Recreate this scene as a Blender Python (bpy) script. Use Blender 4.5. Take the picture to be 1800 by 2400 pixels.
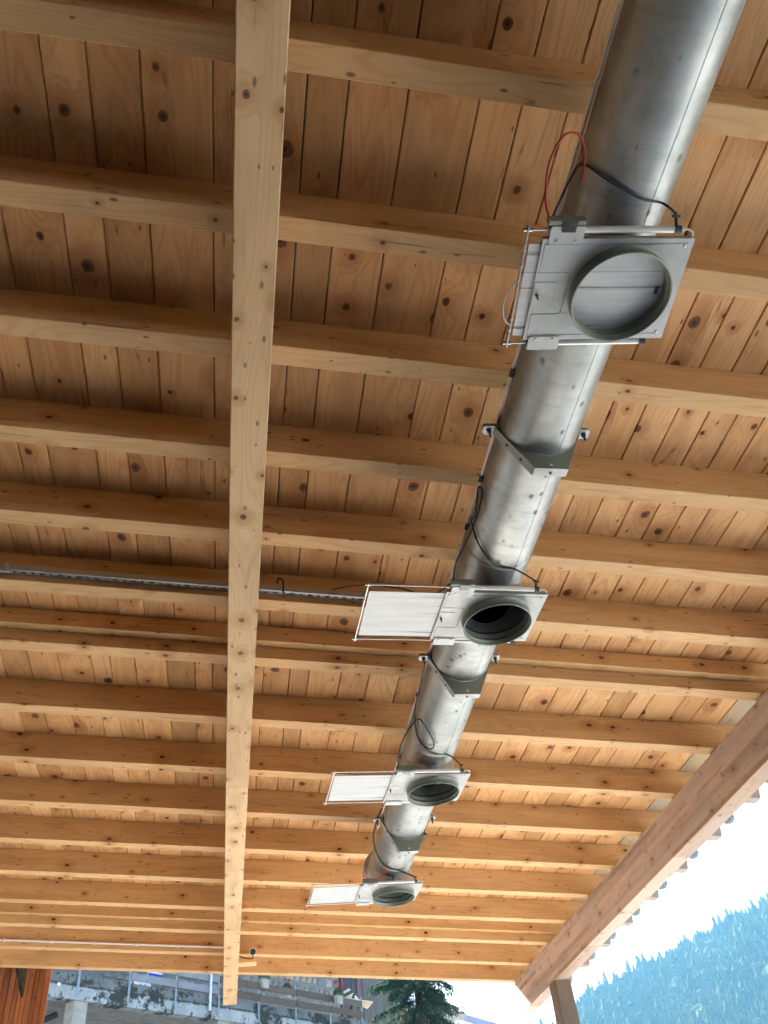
import bpy, bmesh, math, random
import numpy as np
from mathutils import Vector, Matrix

R = math.radians
scene = bpy.context.scene
for o in list(bpy.data.objects):
    bpy.data.objects.remove(o)
COL = scene.collection

# ------------------------------------------------------------------ camera
EYE = Vector((0, 0, 1.6))
YAW, PITCH, ROLL, FPX = 0.2366, 0.7557, -0.1384, 1951.3
fw = Vector((math.sin(YAW) * math.cos(PITCH), math.cos(YAW) * math.cos(PITCH), math.sin(PITCH)))
r0 = Vector((math.cos(YAW), -math.sin(YAW), 0))
u0 = r0.cross(fw)
rt = math.cos(ROLL) * r0 + math.sin(ROLL) * u0
up = -math.sin(ROLL) * r0 + math.cos(ROLL) * u0
cam_d = bpy.data.cameras.new('camera')
cam = bpy.data.objects.new('camera', cam_d)
COL.objects.link(cam)
cam.matrix_world = Matrix(((rt.x, up.x, -fw.x, EYE.x), (rt.y, up.y, -fw.y, EYE.y), (rt.z, up.z, -fw.z, EYE.z), (0, 0, 0, 1)))
cam_d.sensor_fit = 'VERTICAL'
cam_d.sensor_height = 24
cam_d.lens = 24 * FPX / 2400
cam_d.clip_start = 0.05
cam_d.clip_end = 6000
scene.camera = cam
scene.render.resolution_x, scene.render.resolution_y = 768, 1024

# ------------------------------------------------------------------ sky, sun, exposure
SUN_AZ, SUN_EL = -12.0, 34.4
wd = bpy.data.worlds.new('World')
scene.world = wd
wd.use_nodes = True
wn = wd.node_tree.nodes
wl = wd.node_tree.links
bgn = next(n for n in wn if n.type == 'BACKGROUND')
sky = wn.new('ShaderNodeTexSky')
sky.sky_type = 'NISHITA'
sky.sun_disc = False
sky.sun_elevation = R(SUN_EL)
sky.sun_rotation = R(SUN_AZ)
sky.air_density = 1.0
sky.dust_density = 3.0
sky.altitude = 500
wl.new(sky.outputs[0], bgn.inputs[0])
bgn.inputs[1].default_value = 0.068
sd = bpy.data.lights.new('sun', 'SUN')
sd.energy = 5.0
sd.angle = R(0.5)
sd.color = (1.0, 0.95, 0.87)
sun = bpy.data.objects.new('sun', sd)
COL.objects.link(sun)
sv = Vector((math.sin(R(SUN_AZ)) * math.cos(R(SUN_EL)), math.cos(R(SUN_AZ)) * math.cos(R(SUN_EL)), math.sin(R(SUN_EL))))
sun.rotation_euler = sv.to_track_quat('Z', 'Y').to_euler()
sun.location = sv * 60
vs = scene.view_settings
vs.view_transform = 'Standard'
vs.look = 'None'
vs.gamma = 1
vs.use_curve_mapping = False
vs.exposure = 3.38
cy_ = scene.cycles
cy_.max_bounces = 6
cy_.diffuse_bounces = 4
cy_.glossy_bounces = 3
cy_.transmission_bounces = 2
cy_.volume_bounces = 0
cy_.transparent_max_bounces = 4
cy_.caustics_reflective = False
cy_.caustics_refractive = False
cy_.use_adaptive_sampling = True
cy_.adaptive_threshold = 0.03
cy_.use_light_tree = False
cy_.use_denoising = True


# ------------------------------------------------------------------ material helpers
class NT:
    def __init__(self, name):
        self.mat = bpy.data.materials.new(name)
        self.mat.use_nodes = True
        self.t = self.mat.node_tree
        self.b = next(n for n in self.t.nodes if n.type == 'BSDF_PRINCIPLED')

    def n(self, typ, **kw):
        nd = self.t.nodes.new('ShaderNode' + typ)
        for k, v in kw.items():
            setattr(nd, k, v)
        return nd

    def put(self, sock, v):
        if isinstance(v, (int, float)):
            sock.default_value = v
        elif isinstance(v, (tuple, list)):
            if sock.type == 'RGBA' and len(v) == 3:
                v = (*v, 1)
            sock.default_value = v
        elif v is not None:
            self.t.links.new(v, sock)

    def m(self, op, a, b=None, c=None, clamp=False):
        nd = self.n('Math', operation=op)
        nd.use_clamp = clamp
        self.put(nd.inputs[0], a)
        self.put(nd.inputs[1], b)
        if c is not None:
            self.put(nd.inputs[2], c)
        return nd.outputs[0]

    def vec(self, x, y, z=0.0):
        nd = self.n('CombineXYZ')
        for i, v in enumerate((x, y, z)):
            self.put(nd.inputs[i], v)
        return nd.outputs[0]

    def xyz(self, which='Object'):
        tc = self.n('TexCoord')
        s = self.n('SeparateXYZ')
        self.t.links.new(tc.outputs[which], s.inputs[0])
        return s.outputs[0], s.outputs[1], s.outputs[2]

    def noise(self, v, scale, detail=2.0, rough=0.5, dist=0.0):
        nd = self.n('TexNoise')
        self.put(nd.inputs['Vector'], v)
        nd.inputs['Scale'].default_value = scale
        nd.inputs['Detail'].default_value = detail
        nd.inputs['Roughness'].default_value = rough
        nd.inputs['Distortion'].default_value = dist
        return nd.outputs[0]

    def mr(self, v, a, b, c=0.0, d=1.0, smooth=True):
        nd = self.n('MapRange')
        nd.interpolation_type = 'SMOOTHSTEP' if smooth else 'LINEAR'
        self.put(nd.inputs[0], v)
        for i, x in enumerate((a, b, c, d)):
            self.put(nd.inputs[i + 1], x)
        return nd.outputs[0]

    def mix(self, f, a, b, mode='MIX'):
        nd = self.n('Mix')
        nd.data_type = 'RGBA'
        nd.blend_type = mode
        self.put(nd.inputs[0], f)
        self.put(nd.inputs[6], a)
        self.put(nd.inputs[7], b)
        return nd.outputs[2]

    def bump(self, h, strength=0.3, dist=0.01):
        nd = self.n('Bump')
        nd.inputs['Strength'].default_value = strength
        nd.inputs['Distance'].default_value = dist
        self.put(nd.inputs['Height'], h)
        self.t.links.new(nd.outputs[0], self.b.inputs['Normal'])

    def rnd(self):
        return self.n('ObjectInfo').outputs['Random']

    def fin(self, col=None, rough=None, metal=None, spec=None):
        self.put(self.b.inputs['Base Color'], col)
        self.put(self.b.inputs['Roughness'], rough)
        self.put(self.b.inputs['Metallic'], metal)
        self.put(self.b.inputs['Specular IOR Level'], spec)
        return self.mat


def wood(name, light, mid, knotc, axis='X', across=('y', 'z'), kx=5.0, ky=1.5, kr=0.034, kprob=0.5, lam=0.0, lamw=0.042, tint=0.12, grey=0.0, wear=0.25, rough=0.62, pins=0.86, tail=None, checks=0.55):
    """planed softwood: growth rings as contour lines, knots with halo, per-piece tone"""
    w = NT(name)
    X, Y, Z = w.xyz()
    d = {'x': X, 'y': Y, 'z': Z}
    al = d[axis.lower()]
    ac = d[across[0]]
    if len(across) > 1:
        ac = w.m('ADD', ac, w.m('MULTIPLY', d[across[1]], 1.31))
    rn = w.rnd()
    al = w.m('ADD', al, w.m('MULTIPLY', rn, 61.7))
    r2 = w.m('FRACT', w.m('MULTIPLY', rn, 57.31))
    ac = w.m('ADD', ac, w.m('MULTIPLY', r2, 13.1))
    # knots
    vx = w.m('MULTIPLY', ac, kx)
    vy = w.m('MULTIPLY', al, ky)
    vo = w.n('TexVoronoi')
    vo.voronoi_dimensions = '2D'
    vo.feature = 'F1'
    w.put(vo.inputs['Vector'], w.vec(vx, vy))
    vo.inputs['Scale'].default_value = 1.0
    vo.inputs['Randomness'].default_value = 0.85
    ps = w.n('SeparateXYZ')
    w.t.links.new(vo.outputs['Position'], ps.inputs[0])
    cs = w.n('SeparateColor')
    w.t.links.new(vo.outputs['Color'], cs.inputs[0])
    wob = w.noise(w.vec(w.m('MULTIPLY', ac, 30), w.m('MULTIPLY', al, 18)), 1.0, 2)
    dx = w.m('DIVIDE', w.m('SUBTRACT', vx, ps.outputs[0]), kx)
    dy = w.m('DIVIDE', w.m('SUBTRACT', vy, ps.outputs[1]), ky * 1.25)
    dk = w.m('SQRT', w.m('ADD', w.m('MULTIPLY', dx, dx), w.m('MULTIPLY', dy, dy)))
    dk = w.m('MULTIPLY', dk, w.mr(wob, 0, 1, 0.62, 1.38, False))
    thr = w.m('SUBTRACT', 1.0, w.m('MULTIPLY', w.mr(w.m('FRACT', w.m('MULTIPLY', rn, 23.7)), 0, 1, 0.55, 1.3, False), kprob))
    rk = w.mr(cs.outputs[0], thr, 1.0, 0.0, kr, False)
    on = w.m('GREATER_THAN', cs.outputs[0], thr)
    k = w.m('DIVIDE', dk, w.m('MAXIMUM', w.m('MULTIPLY', w.m('ADD', rk, 0.006), on), 0.0006))
    core = w.mr(k, 0.75, 1.05, 1.0, 0.0)
    halo = w.mr(k, 0.9, 5.0, 1.0, 0.0)
    rim = w.m('MULTIPLY', w.mr(k, 0.65, 0.95, 0, 1), core)
    # growth rings: contours of a stretched noise field bent round the knots
    f1 = w.noise(w.vec(w.m('MULTIPLY', ac, 4.2), w.m('MULTIPLY', al, 0.42), rn), 1.0, 1.5)
    halo = w.m('MULTIPLY', halo, w.mr(f1, 0.3, 0.7, 0.35, 1.3, False), None, True)
    ringf = w.m('ADD', w.m('MULTIPLY', f1, w.mr(r2, 0, 1, 90.0, 190.0, False)), w.m('MULTIPLY', w.mr(k, 0.8, 5.5, 1, 0), 11.0))
    ringf = w.m('ADD', ringf, w.m('MULTIPLY', ac, 55.0))
    ring = w.m('SINE', ringf)
    ring = w.mr(ring, 0.1, 1.0, 0.0, 1.0)
    fib = w.noise(w.vec(w.m('MULTIPLY', ac, 420), w.m('MULTIPLY', al, 5)), 1.0, 3.0)
    blot = w.noise(w.vec(w.m('MULTIPLY', ac, 5), w.m('MULTIPLY', al, 1.1)), 1.0, 4.0, 0.6)
    c = w.mix(w.m('MULTIPLY', ring, w.mr(blot, 0.3, 0.7, 0.5, 0.2)), light, mid)
    c = w.mix(w.mr(fib, 0.3, 0.75, 0.0, 0.28), c, mid)
    c = w.mix(w.mr(blot, 0.42, 0.72, 0.0, wear), c, tuple(x * 0.55 for x in mid))
    # tone of the single piece
    tone = w.n('ValToRGB')
    e = tone.color_ramp.elements
    e[0].color = (1 - tint, 1 - tint * 1.25, 1 - tint * 1.6, 1)
    e[1].color = (1 + tint * 0.5, 1 + tint * 0.45, 1 + tint * 0.35, 1)
    mde = tone.color_ramp.elements.new(0.5)
    mde.color = (1.0, 1 - tint * 0.35, 1 - tint * 0.75, 1)
    r3 = w.m('FRACT', w.m('MULTIPLY', rn, 91.7))
    if lam > 0:
        layer = w.m('FLOOR', w.m('DIVIDE', w.m('ADD', d[across[-1]], 0.003), lamw))
        seg = w.m('FLOOR', w.m('ADD', w.m('MULTIPLY', al, 0.42), w.m('MULTIPLY', layer, 0.37)))
        wn_ = w.n('TexWhiteNoise')
        wn_.noise_dimensions = '3D'
        w.put(wn_.inputs['Vector'], w.vec(layer, seg, rn))
        r3 = w.m('ADD', w.m('MULTIPLY', r3, 1 - lam), w.m('MULTIPLY', wn_.outputs['Value'], lam))
    w.put(tone.inputs[0], r3)
    c = w.mix(1.0, c, tone.outputs[0], 'MULTIPLY')
    c = w.mix(w.m('MULTIPLY', halo, w.m('MULTIPLY', on, 0.62)), c, (mid[0] * 0.72, mid[1] * 0.56, mid[2] * 0.45))
    kc = w.mix(w.m('MAXIMUM', rim, w.mr(w.m('MULTIPLY', k, w.mr(wob, 0.3, 0.7, 0.5, 1.5)), 0.1, 0.55, 1, 0)), knotc, tuple(x * 0.28 for x in knotc))
    c = w.mix(w.m('MULTIPLY', core, on), c, kc)
    # small pin marks and drip streaks
    v2 = w.n('TexVoronoi')
    v2.voronoi_dimensions = '2D'
    w.put(v2.inputs['Vector'], w.vec(w.m('MULTIPLY', ac, 16), w.m('MULTIPLY', al, 7)))
    v2.inputs['Scale'].default_value = 1.0
    c2 = w.n('SeparateColor')
    w.t.links.new(v2.outputs['Color'], c2.inputs[0])
    pin = w.m('MULTIPLY', w.mr(w.m('DIVIDE', v2.outputs['Distance'], w.mr(c2.outputs[2], 0, 1, 0.4, 1.7, False)), 0.04, 0.11, 1, 0), w.m('GREATER_THAN', c2.outputs[1], pins))
    c = w.mix(w.m('MULTIPLY', pin, 0.75), c, tuple(x * 0.5 for x in knotc))
    # drying checks
    f2 = w.noise(w.vec(w.m('MULTIPLY', ac, 14), w.m('MULTIPLY', al, 0.45), r2), 1.0, 1.0)
    crk = w.m('MULTIPLY', w.mr(w.m('ABSOLUTE', w.m('SUBTRACT', f2, 0.5)), 0.002, 0.009, 1, 0), w.mr(blot, 0.52, 0.6, 0, checks))
    c = w.mix(crk, c, tuple(x * 0.25 for x in mid))
    if grey > 0:
        g = w.mr(w.noise(w.vec(w.m('MULTIPLY', ac, 6), w.m('MULTIPLY', al, 0.9)), 1.0, 5, 0.65), 0.35, 0.7, 0, grey)
        c = w.mix(g, c, tuple(sum(light) / 3 * q for q in (0.86, 0.82, 0.76)))
    if tail:
        c = w.mix(w.mr(X, tail, tail + 0.12, 0, 0.8), c, (0.27, 0.26, 0.25))
    w.bump(w.m('SUBTRACT', w.m('MULTIPLY', fib, 0.5), core), 0.12, 0.004)
    return w.fin(c, rough, 0.0, 0.35)


def metal(name, col, rough=0.4, metallic=0.9, var=0.25, scale=9.0, dirt=None, stretch=(1, 1, 1)):
    w = NT(name)
    X, Y, Z = w.xyz()
    v = w.vec(w.m('MULTIPLY', X, stretch[0]), w.m('MULTIPLY', Y, stretch[1]), w.m('MULTIPLY', Z, stretch[2]))
    a = w.noise(v, scale, 5, 0.65)
    b = w.noise(v, scale * 9, 3, 0.6)
    c = w.mix(w.mr(a, 0.3, 0.75, 0, var), col, tuple(x * 0.5 for x in col))
    c = w.mix(w.mr(b, 0.55, 0.8, 0, var), c, tuple(min(1, x * 1.2) for x in col))
    if dirt:
        dn = w.noise(v, scale * 0.5, 6, 0.7, 0.4)
        c = w.mix(w.mr(dn, 0.5, 0.72, 0, 0.8), c, dirt)
    w.bump(a, 0.08, 0.004)
    return w.fin(c, w.mr(a, 0.2, 0.8, rough - 0.08, rough + 0.12, False), metallic, 0.5)


def plain(name, col, rough=0.6, metallic=0.0, var=0.2, scale=12.0, bump=0.1):
    w = NT(name)
    X, Y, Z = w.xyz()
    a = w.noise(w.vec(X, Y, Z), scale, 5, 0.62)
    c = w.mix(w.mr(a, 0.3, 0.72, 0, 1), tuple(x * (1 - var) for x in col), tuple(min(1, x * (1 + var)) for x in col))
    w.bump(a, bump, 0.01)
    return w.fin(c, rough, metallic, 0.4)


BOARD = wood('ceiling_spruce', (0.72, 0.47, 0.245), (0.54, 0.25, 0.085), (0.165, 0.062, 0.022), 'Y', ('x',), kx=4.8, ky=2.5, kr=0.031, kprob=0.62, tint=0.30, wear=0.34, pins=0.94)
BOARD_GREEN = wood('weathered_board', (0.52, 0.42, 0.27), (0.40, 0.30, 0.17), (0.12, 0.09, 0.05), 'Y', ('x',), kx=4.6, ky=2.3, kr=0.026, kprob=0.5, tint=0.1, grey=0.5)
RAFTER = wood('rafter_spruce', (0.69, 0.47, 0.245), (0.57, 0.30, 0.108), (0.16, 0.085, 0.03), 'X', ('y', 'z'), kx=6.0, ky=1.9, kr=0.015, kprob=0.5, lam=0.6, lamw=0.072, tint=0.12, wear=0.28, pins=0.84, tail=4.05)
BEAM = wood('glulam_beam', (0.68, 0.50, 0.30), (0.58, 0.36, 0.16), (0.20, 0.10, 0.05), 'Y', ('x', 'z'), kx=6.5, ky=2.6, kr=0.014, kprob=0.75, lam=0.7, lamw=0.041, tint=0.16, wear=0.42, pins=0.6)
EAVE = wood('weathered_glulam', (0.56, 0.43, 0.355), (0.43, 0.29, 0.23), (0.12, 0.06, 0.05), 'Y', ('x', 'z'), kx=6.5, ky=2.2, kr=0.014, kprob=0.5, lam=0.9, lamw=0.041, tint=0.30, grey=0.45, wear=0.45, pins=0.75)
POSTW = wood('grey_hewn_timber', (0.19, 0.145, 0.11), (0.14, 0.10, 0.07), (0.05, 0.03, 0.025), 'Z', ('x', 'y'), kx=5, ky=1.6, kr=0.02, kprob=0.5, tint=0.1, grey=0.7, wear=0.5, rough=0.8)
HUTW = wood('red_stained_plank', (0.42, 0.17, 0.075), (0.25, 0.085, 0.035), (0.08, 0.03, 0.02), 'Z', ('x',), kx=7, ky=1.3, kr=0.012, kprob=0.4, tint=0.4, wear=0.5, rough=0.7)
PLANKW = wood('grey_rail_plank', (0.15, 0.115, 0.09), (0.10, 0.075, 0.06), (0.06, 0.04, 0.03), 'X', ('z',), kx=6, ky=1.2, kr=0.015, kprob=0.4, tint=0.2, grey=0.5, rough=0.8)
OLDW = wood('blue_grey_plank', (0.12, 0.12, 0.145), (0.075, 0.075, 0.095), (0.05, 0.04, 0.05), 'Z', ('x',), kx=6, ky=1.2, kr=0.015, kprob=0.3, tint=0.4, grey=0.4, rough=0.8)


def galvanised():
    w = NT('galvanised_sheet')
    X, Y, Z = w.xyz()
    v = w.vec(X, Y, Z)
    big = w.noise(v, 3.0, 4, 0.6)
    sp = w.n('TexVoronoi')
    w.put(sp.inputs['Vector'], v)
    sp.inputs['Scale'].default_value = 55
    sc = w.n('SeparateColor')
    w.t.links.new(sp.outputs['Color'], sc.inputs[0])
    c = w.mix(w.mr(big, 0.3, 0.7, 0, 1), (0.33, 0.355, 0.345), (0.51, 0.535, 0.515))
    c = w.mix(w.m('MULTIPLY', sc.outputs[0], 0.16), c, (0.26, 0.29, 0.32))
    # water spots in rows on the underside
    vo = w.n('TexVoronoi')
    w.put(vo.inputs['Vector'], w.vec(w.m('MULTIPLY', X, 22), w.m('MULTIPLY', Y, 15), w.m('MULTIPLY', Z, 3)))
    vo.inputs['Scale'].default_value = 1.0
    vc = w.n('SeparateColor')
    w.t.links.new(vo.outputs['Color'], vc.inputs[0])
    reg = w.mr(w.noise(w.vec(w.m('MULTIPLY', X, 16), w.m('MULTIPLY', Y, 0.7), 0.0), 1.0, 3), 0.42, 0.55, 0, 1)
    spot = w.m('MULTIPLY', w.mr(vo.outputs['Distance'], 0.14, 0.32, 1, 0), w.m('GREATER_THAN', vc.outputs[0], 0.5))
    spot = w.m('MULTIPLY', spot, reg)
    low = w.mr(Z, -0.15, -0.06, 1, 0)
    spot = w.m('MULTIPLY', spot, low)
    c = w.mix(w.m('MULTIPLY', spot, 0.75), c, (0.14, 0.16, 0.155))
    grime = w.noise(w.vec(w.m('MULTIPLY', X, 4), w.m('MULTIPLY', Y, 22), w.m('MULTIPLY', Z, 4)), 1.0, 5, 0.7)
    c = w.mix(w.mr(grime, 0.5, 0.75, 0, 0.5), c, (0.24, 0.26, 0.25))
    w.bump(w.m('ADD', big, w.m('MULTIPLY', spot, -0.2)), 0.10, 0.012)
    ro = w.m('ADD', w.mr(grime, 0.2, 0.8, 0.36, 0.56, False), w.m('MULTIPLY', spot, 0.25))
    return w.fin(c, ro, 0.84, 0.5)


GALV = galvanised()
ZINC = metal('zinc_plate', (0.50, 0.52, 0.52), 0.46, 0.45, 0.35, 6, (0.33, 0.34, 0.33))
BLADE = metal('brushed_blade', (0.54, 0.56, 0.58), 0.45, 0.35, 0.35, 4, (0.20, 0.21, 0.215), (0.6, 9, 1))


def blade_mat():
    w = NT('brushed_blade')
    X, Y, Z = w.xyz()
    v = w.vec(w.m('MULTIPLY', X, 0.6), w.m('MULTIPLY', Y, 9), Z)
    a = w.noise(v, 4, 5, 0.65)
    b = w.noise(w.vec(X, Y, Z), 22, 4, 0.6)
    c = w.mix(w.mr(a, 0.35, 0.75, 0, 0.45), (0.55, 0.57, 0.58), (0.34, 0.355, 0.36))
    c = w.mix(w.mr(b, 0.55, 0.75, 0, 0.3), c, (0.40, 0.41, 0.41))
    rn_ = w.rnd()
    st = w.noise(w.vec(w.m('ADD', w.m('MULTIPLY', X, 3.5), w.m('MULTIPLY', rn_, 30)), w.m('MULTIPLY', Y, 60), 0.0), 1.0, 3)
    m_ = None
    for y0, wd_, k_ in ((-0.150, 0.012, 0.75), (-0.012, 0.006, 0.8), (-0.075, 0.003, 0.5), (0.155, 0.011, 0.75)):
        q = w.m('MULTIPLY', w.mr(w.m('ABSOLUTE', w.m('SUBTRACT', Y, y0)), wd_ * 0.3, wd_, 1, 0), k_)
        m_ = q if m_ is None else w.m('MAXIMUM', m_, q)
    m_ = w.m('MULTIPLY', m_, w.m('MULTIPLY', w.mr(st, 0.42, 0.62), w.mr(X, -0.52, -0.37, 0.2, 1.0)))
    c = w.mix(m_, c, (0.09, 0.095, 0.09))
    w.bump(a, 0.06, 0.003)
    return w.fin(c, 0.48, 0.35, 0.5)


BLADE = blade_mat()
OLIVE = metal('olive_zinc', (0.25, 0.28, 0.235), 0.5, 0.6, 0.2, 8)
ALU = metal('anodised_tube', (0.78, 0.79, 0.76), 0.35, 0.5, 0.1, 10)
STEEL = metal('steel_rod', (0.62, 0.62, 0.62), 0.3, 0.95, 0.1, 20)
DARKST = plain('dark_steel', (0.05, 0.055, 0.05), 0.5, 0.6, 0.3)
BLACK = plain('black_rubber', (0.018, 0.018, 0.02), 0.5, 0, 0.2)
NAVY = plain('navy_plastic', (0.03, 0.05, 0.09), 0.45, 0, 0.2)
RED = plain('red_hose', (0.45, 0.035, 0.02), 0.4, 0, 0.1)
PALE = plain('pale_hose', (0.62, 0.60, 0.42), 0.4, 0, 0.1)
CLEAR = plain('grey_hose', (0.45, 0.44, 0.40), 0.4, 0, 0.1)
BRASS = metal('brass_knob', (0.32, 0.26, 0.13), 0.4, 0.9, 0.2, 20)
ROOFING = plain('roof_sheet', (0.12, 0.12, 0.12), 0.5, 0.3, 0.2)
INNER = metal('dull_inner_zinc', (0.40, 0.43, 0.40), 0.55, 0.6, 0.3, 8)


def concrete_mould(name, k_):
    w = NT(name)
    X, Y, Z = w.xyz()
    v = w.vec(X, Y, Z)
    a = w.noise(v, 1.3, 6, 0.65)
    b = w.noise(v, 14, 5, 0.6)
    c = w.mix(w.mr(a, 0.3, 0.7), tuple(k_ * q for q in (0.22, 0.24, 0.245)), tuple(k_ * q for q in (0.36, 0.385, 0.39)))
    c = w.mix(w.mr(b, 0.4, 0.75, 0, 0.35), c, (0.16, 0.175, 0.18))
    # black lichen: patches that hang from the coping and from the ledge
    pn = w.noise(w.vec(w.m('MULTIPLY', X, 1.1), 0.0, w.m('MULTIPLY', Z, 1.3)), 1.0, 2)
    dn = w.noise(w.vec(w.m('MULTIPLY', X, 3.2), Y, w.m('MULTIPLY', Z, 3.0)), 1.6, 8, 0.75)
    m_ = w.mr(w.m('ADD', w.m('MULTIPLY', pn, 0.8), w.m('MULTIPLY', dn, 0.95)), 0.85, 0.96)
    c = w.mix(m_, c, (0.035, 0.037, 0.032))
    edge = w.m('MULTIPLY', w.mr(w.m('ABSOLUTE', w.m('SUBTRACT', Z, 0.40)), 0.01, 0.075, 1, 0), w.mr(dn, 0.36, 0.5))
    c = w.mix(edge, c, (0.03, 0.032, 0.03))
    w.bump(b, 0.3, 0.02)
    return w.fin(c, 0.9)


CONC_M = concrete_mould('stained_concrete', 1.25)
CONC_D = concrete_mould('dark_stained_concrete', 0.55)
CONC = plain('grey_concrete', (0.26, 0.25, 0.225), 0.9, 0, 0.25, 3, 0.2)
CONC_COL = plain('pale_concrete', (0.36, 0.35, 0.31), 0.9, 0, 0.15, 5, 0.2)
GSTEEL = metal('galvanised_post', (0.27, 0.33, 0.38), 0.5, 0.5, 0.15, 6)
STONE = plain('field_stone', (0.20, 0.185, 0.165), 0.9, 0, 0.4, 5, 0.4)
STONE2 = plain('pale_field_stone', (0.27, 0.25, 0.22), 0.9, 0, 0.3, 6, 0.4)
STONE3 = plain('blue_field_stone', (0.15, 0.16, 0.175), 0.9, 0, 0.3, 6, 0.4)
MORTAR = plain('mortar', (0.19, 0.18, 0.165), 0.95, 0, 0.2, 9, 0.3)
CREAM = plain('cream_canvas', (0.68, 0.60, 0.44), 0.8, 0, 0.08, 6, 0.05)
FRAME = plain('red_brown_frame', (0.20, 0.05, 0.04), 0.6, 0, 0.2)
GLASS = plain('dark_pane', (0.03, 0.035, 0.05), 0.1, 0, 0.2)
WHITE = plain('white_paint', (0.80, 0.80, 0.80), 0.5, 0, 0.04)
BLUE = plain('blue_paint', (0.05, 0.06, 0.42), 0.5, 0, 0.1)
REDP = plain('red_paint', (0.55, 0.05, 0.03), 0.5, 0, 0.1)
PETAL = plain('geranium_petal', (0.62, 0.02, 0.03), 0.6, 0, 0.3, 30)
LEAF = plain('geranium_leaf', (0.07, 0.13, 0.03), 0.6, 0, 0.4, 15)
POTC = plain('grey_pot', (0.42, 0.40, 0.36), 0.8, 0, 0.15)
BARK = plain('spruce_bark', (0.06, 0.045, 0.035), 0.95, 0, 0.35, 12, 0.5)
YARD = plain('pale_yard', (0.46, 0.45, 0.43), 0.9, 0, 0.14, 0.8, 0.2)
HOUSEW = plain('ochre_render', (0.48, 0.30, 0.22), 0.9, 0, 0.1)
ROOFB = metal('blue_grey_fascia', (0.32, 0.34, 0.50), 0.5, 0.2, 0.1, 5)
GRASS = plain('grass_slope', (0.07, 0.10, 0.035), 0.95, 0, 0.4, 0.02, 0.2)


def leaf_mat(name, cols, sc, trans=0.3):
    w = NT(name)
    geo = w.n('NewGeometry')
    X, Y, Z = w.xyz()
    a = w.noise(w.vec(X, Y, Z), sc, 3, 0.6)
    rnd = geo.outputs['Random Per Island']
    c = w.mix(rnd, cols[0], cols[1])
    c = w.mix(w.mr(a, 0.4, 0.7), c, cols[2])
    w.b.inputs['Subsurface Weight'].default_value = 0.0
    tr = w.n('BsdfTranslucent')
    w.put(tr.inputs[0], c)
    ms = w.n('MixShader')
    ms.inputs[0].default_value = trans
    out = next(n for n in w.t.nodes if n.type == 'OUTPUT_MATERIAL')
    w.t.links.new(w.b.outputs[0], ms.inputs[1])
    w.t.links.new(tr.outputs[0], ms.inputs[2])
    w.t.links.new(ms.outputs[0], out.inputs[0])
    return w.fin(c, 0.8, 0, 0.05)


NEEDLE = leaf_mat('spruce_needle', ((0.03, 0.065, 0.045), (0.075, 0.125, 0.08), (0.05, 0.10, 0.065)), 1.2, 0.35)
FOREST = leaf_mat('forest_green', ((0.035, 0.065, 0.035), (0.06, 0.095, 0.04), (0.09, 0.115, 0.045)), 0.012, 0.12)


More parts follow.
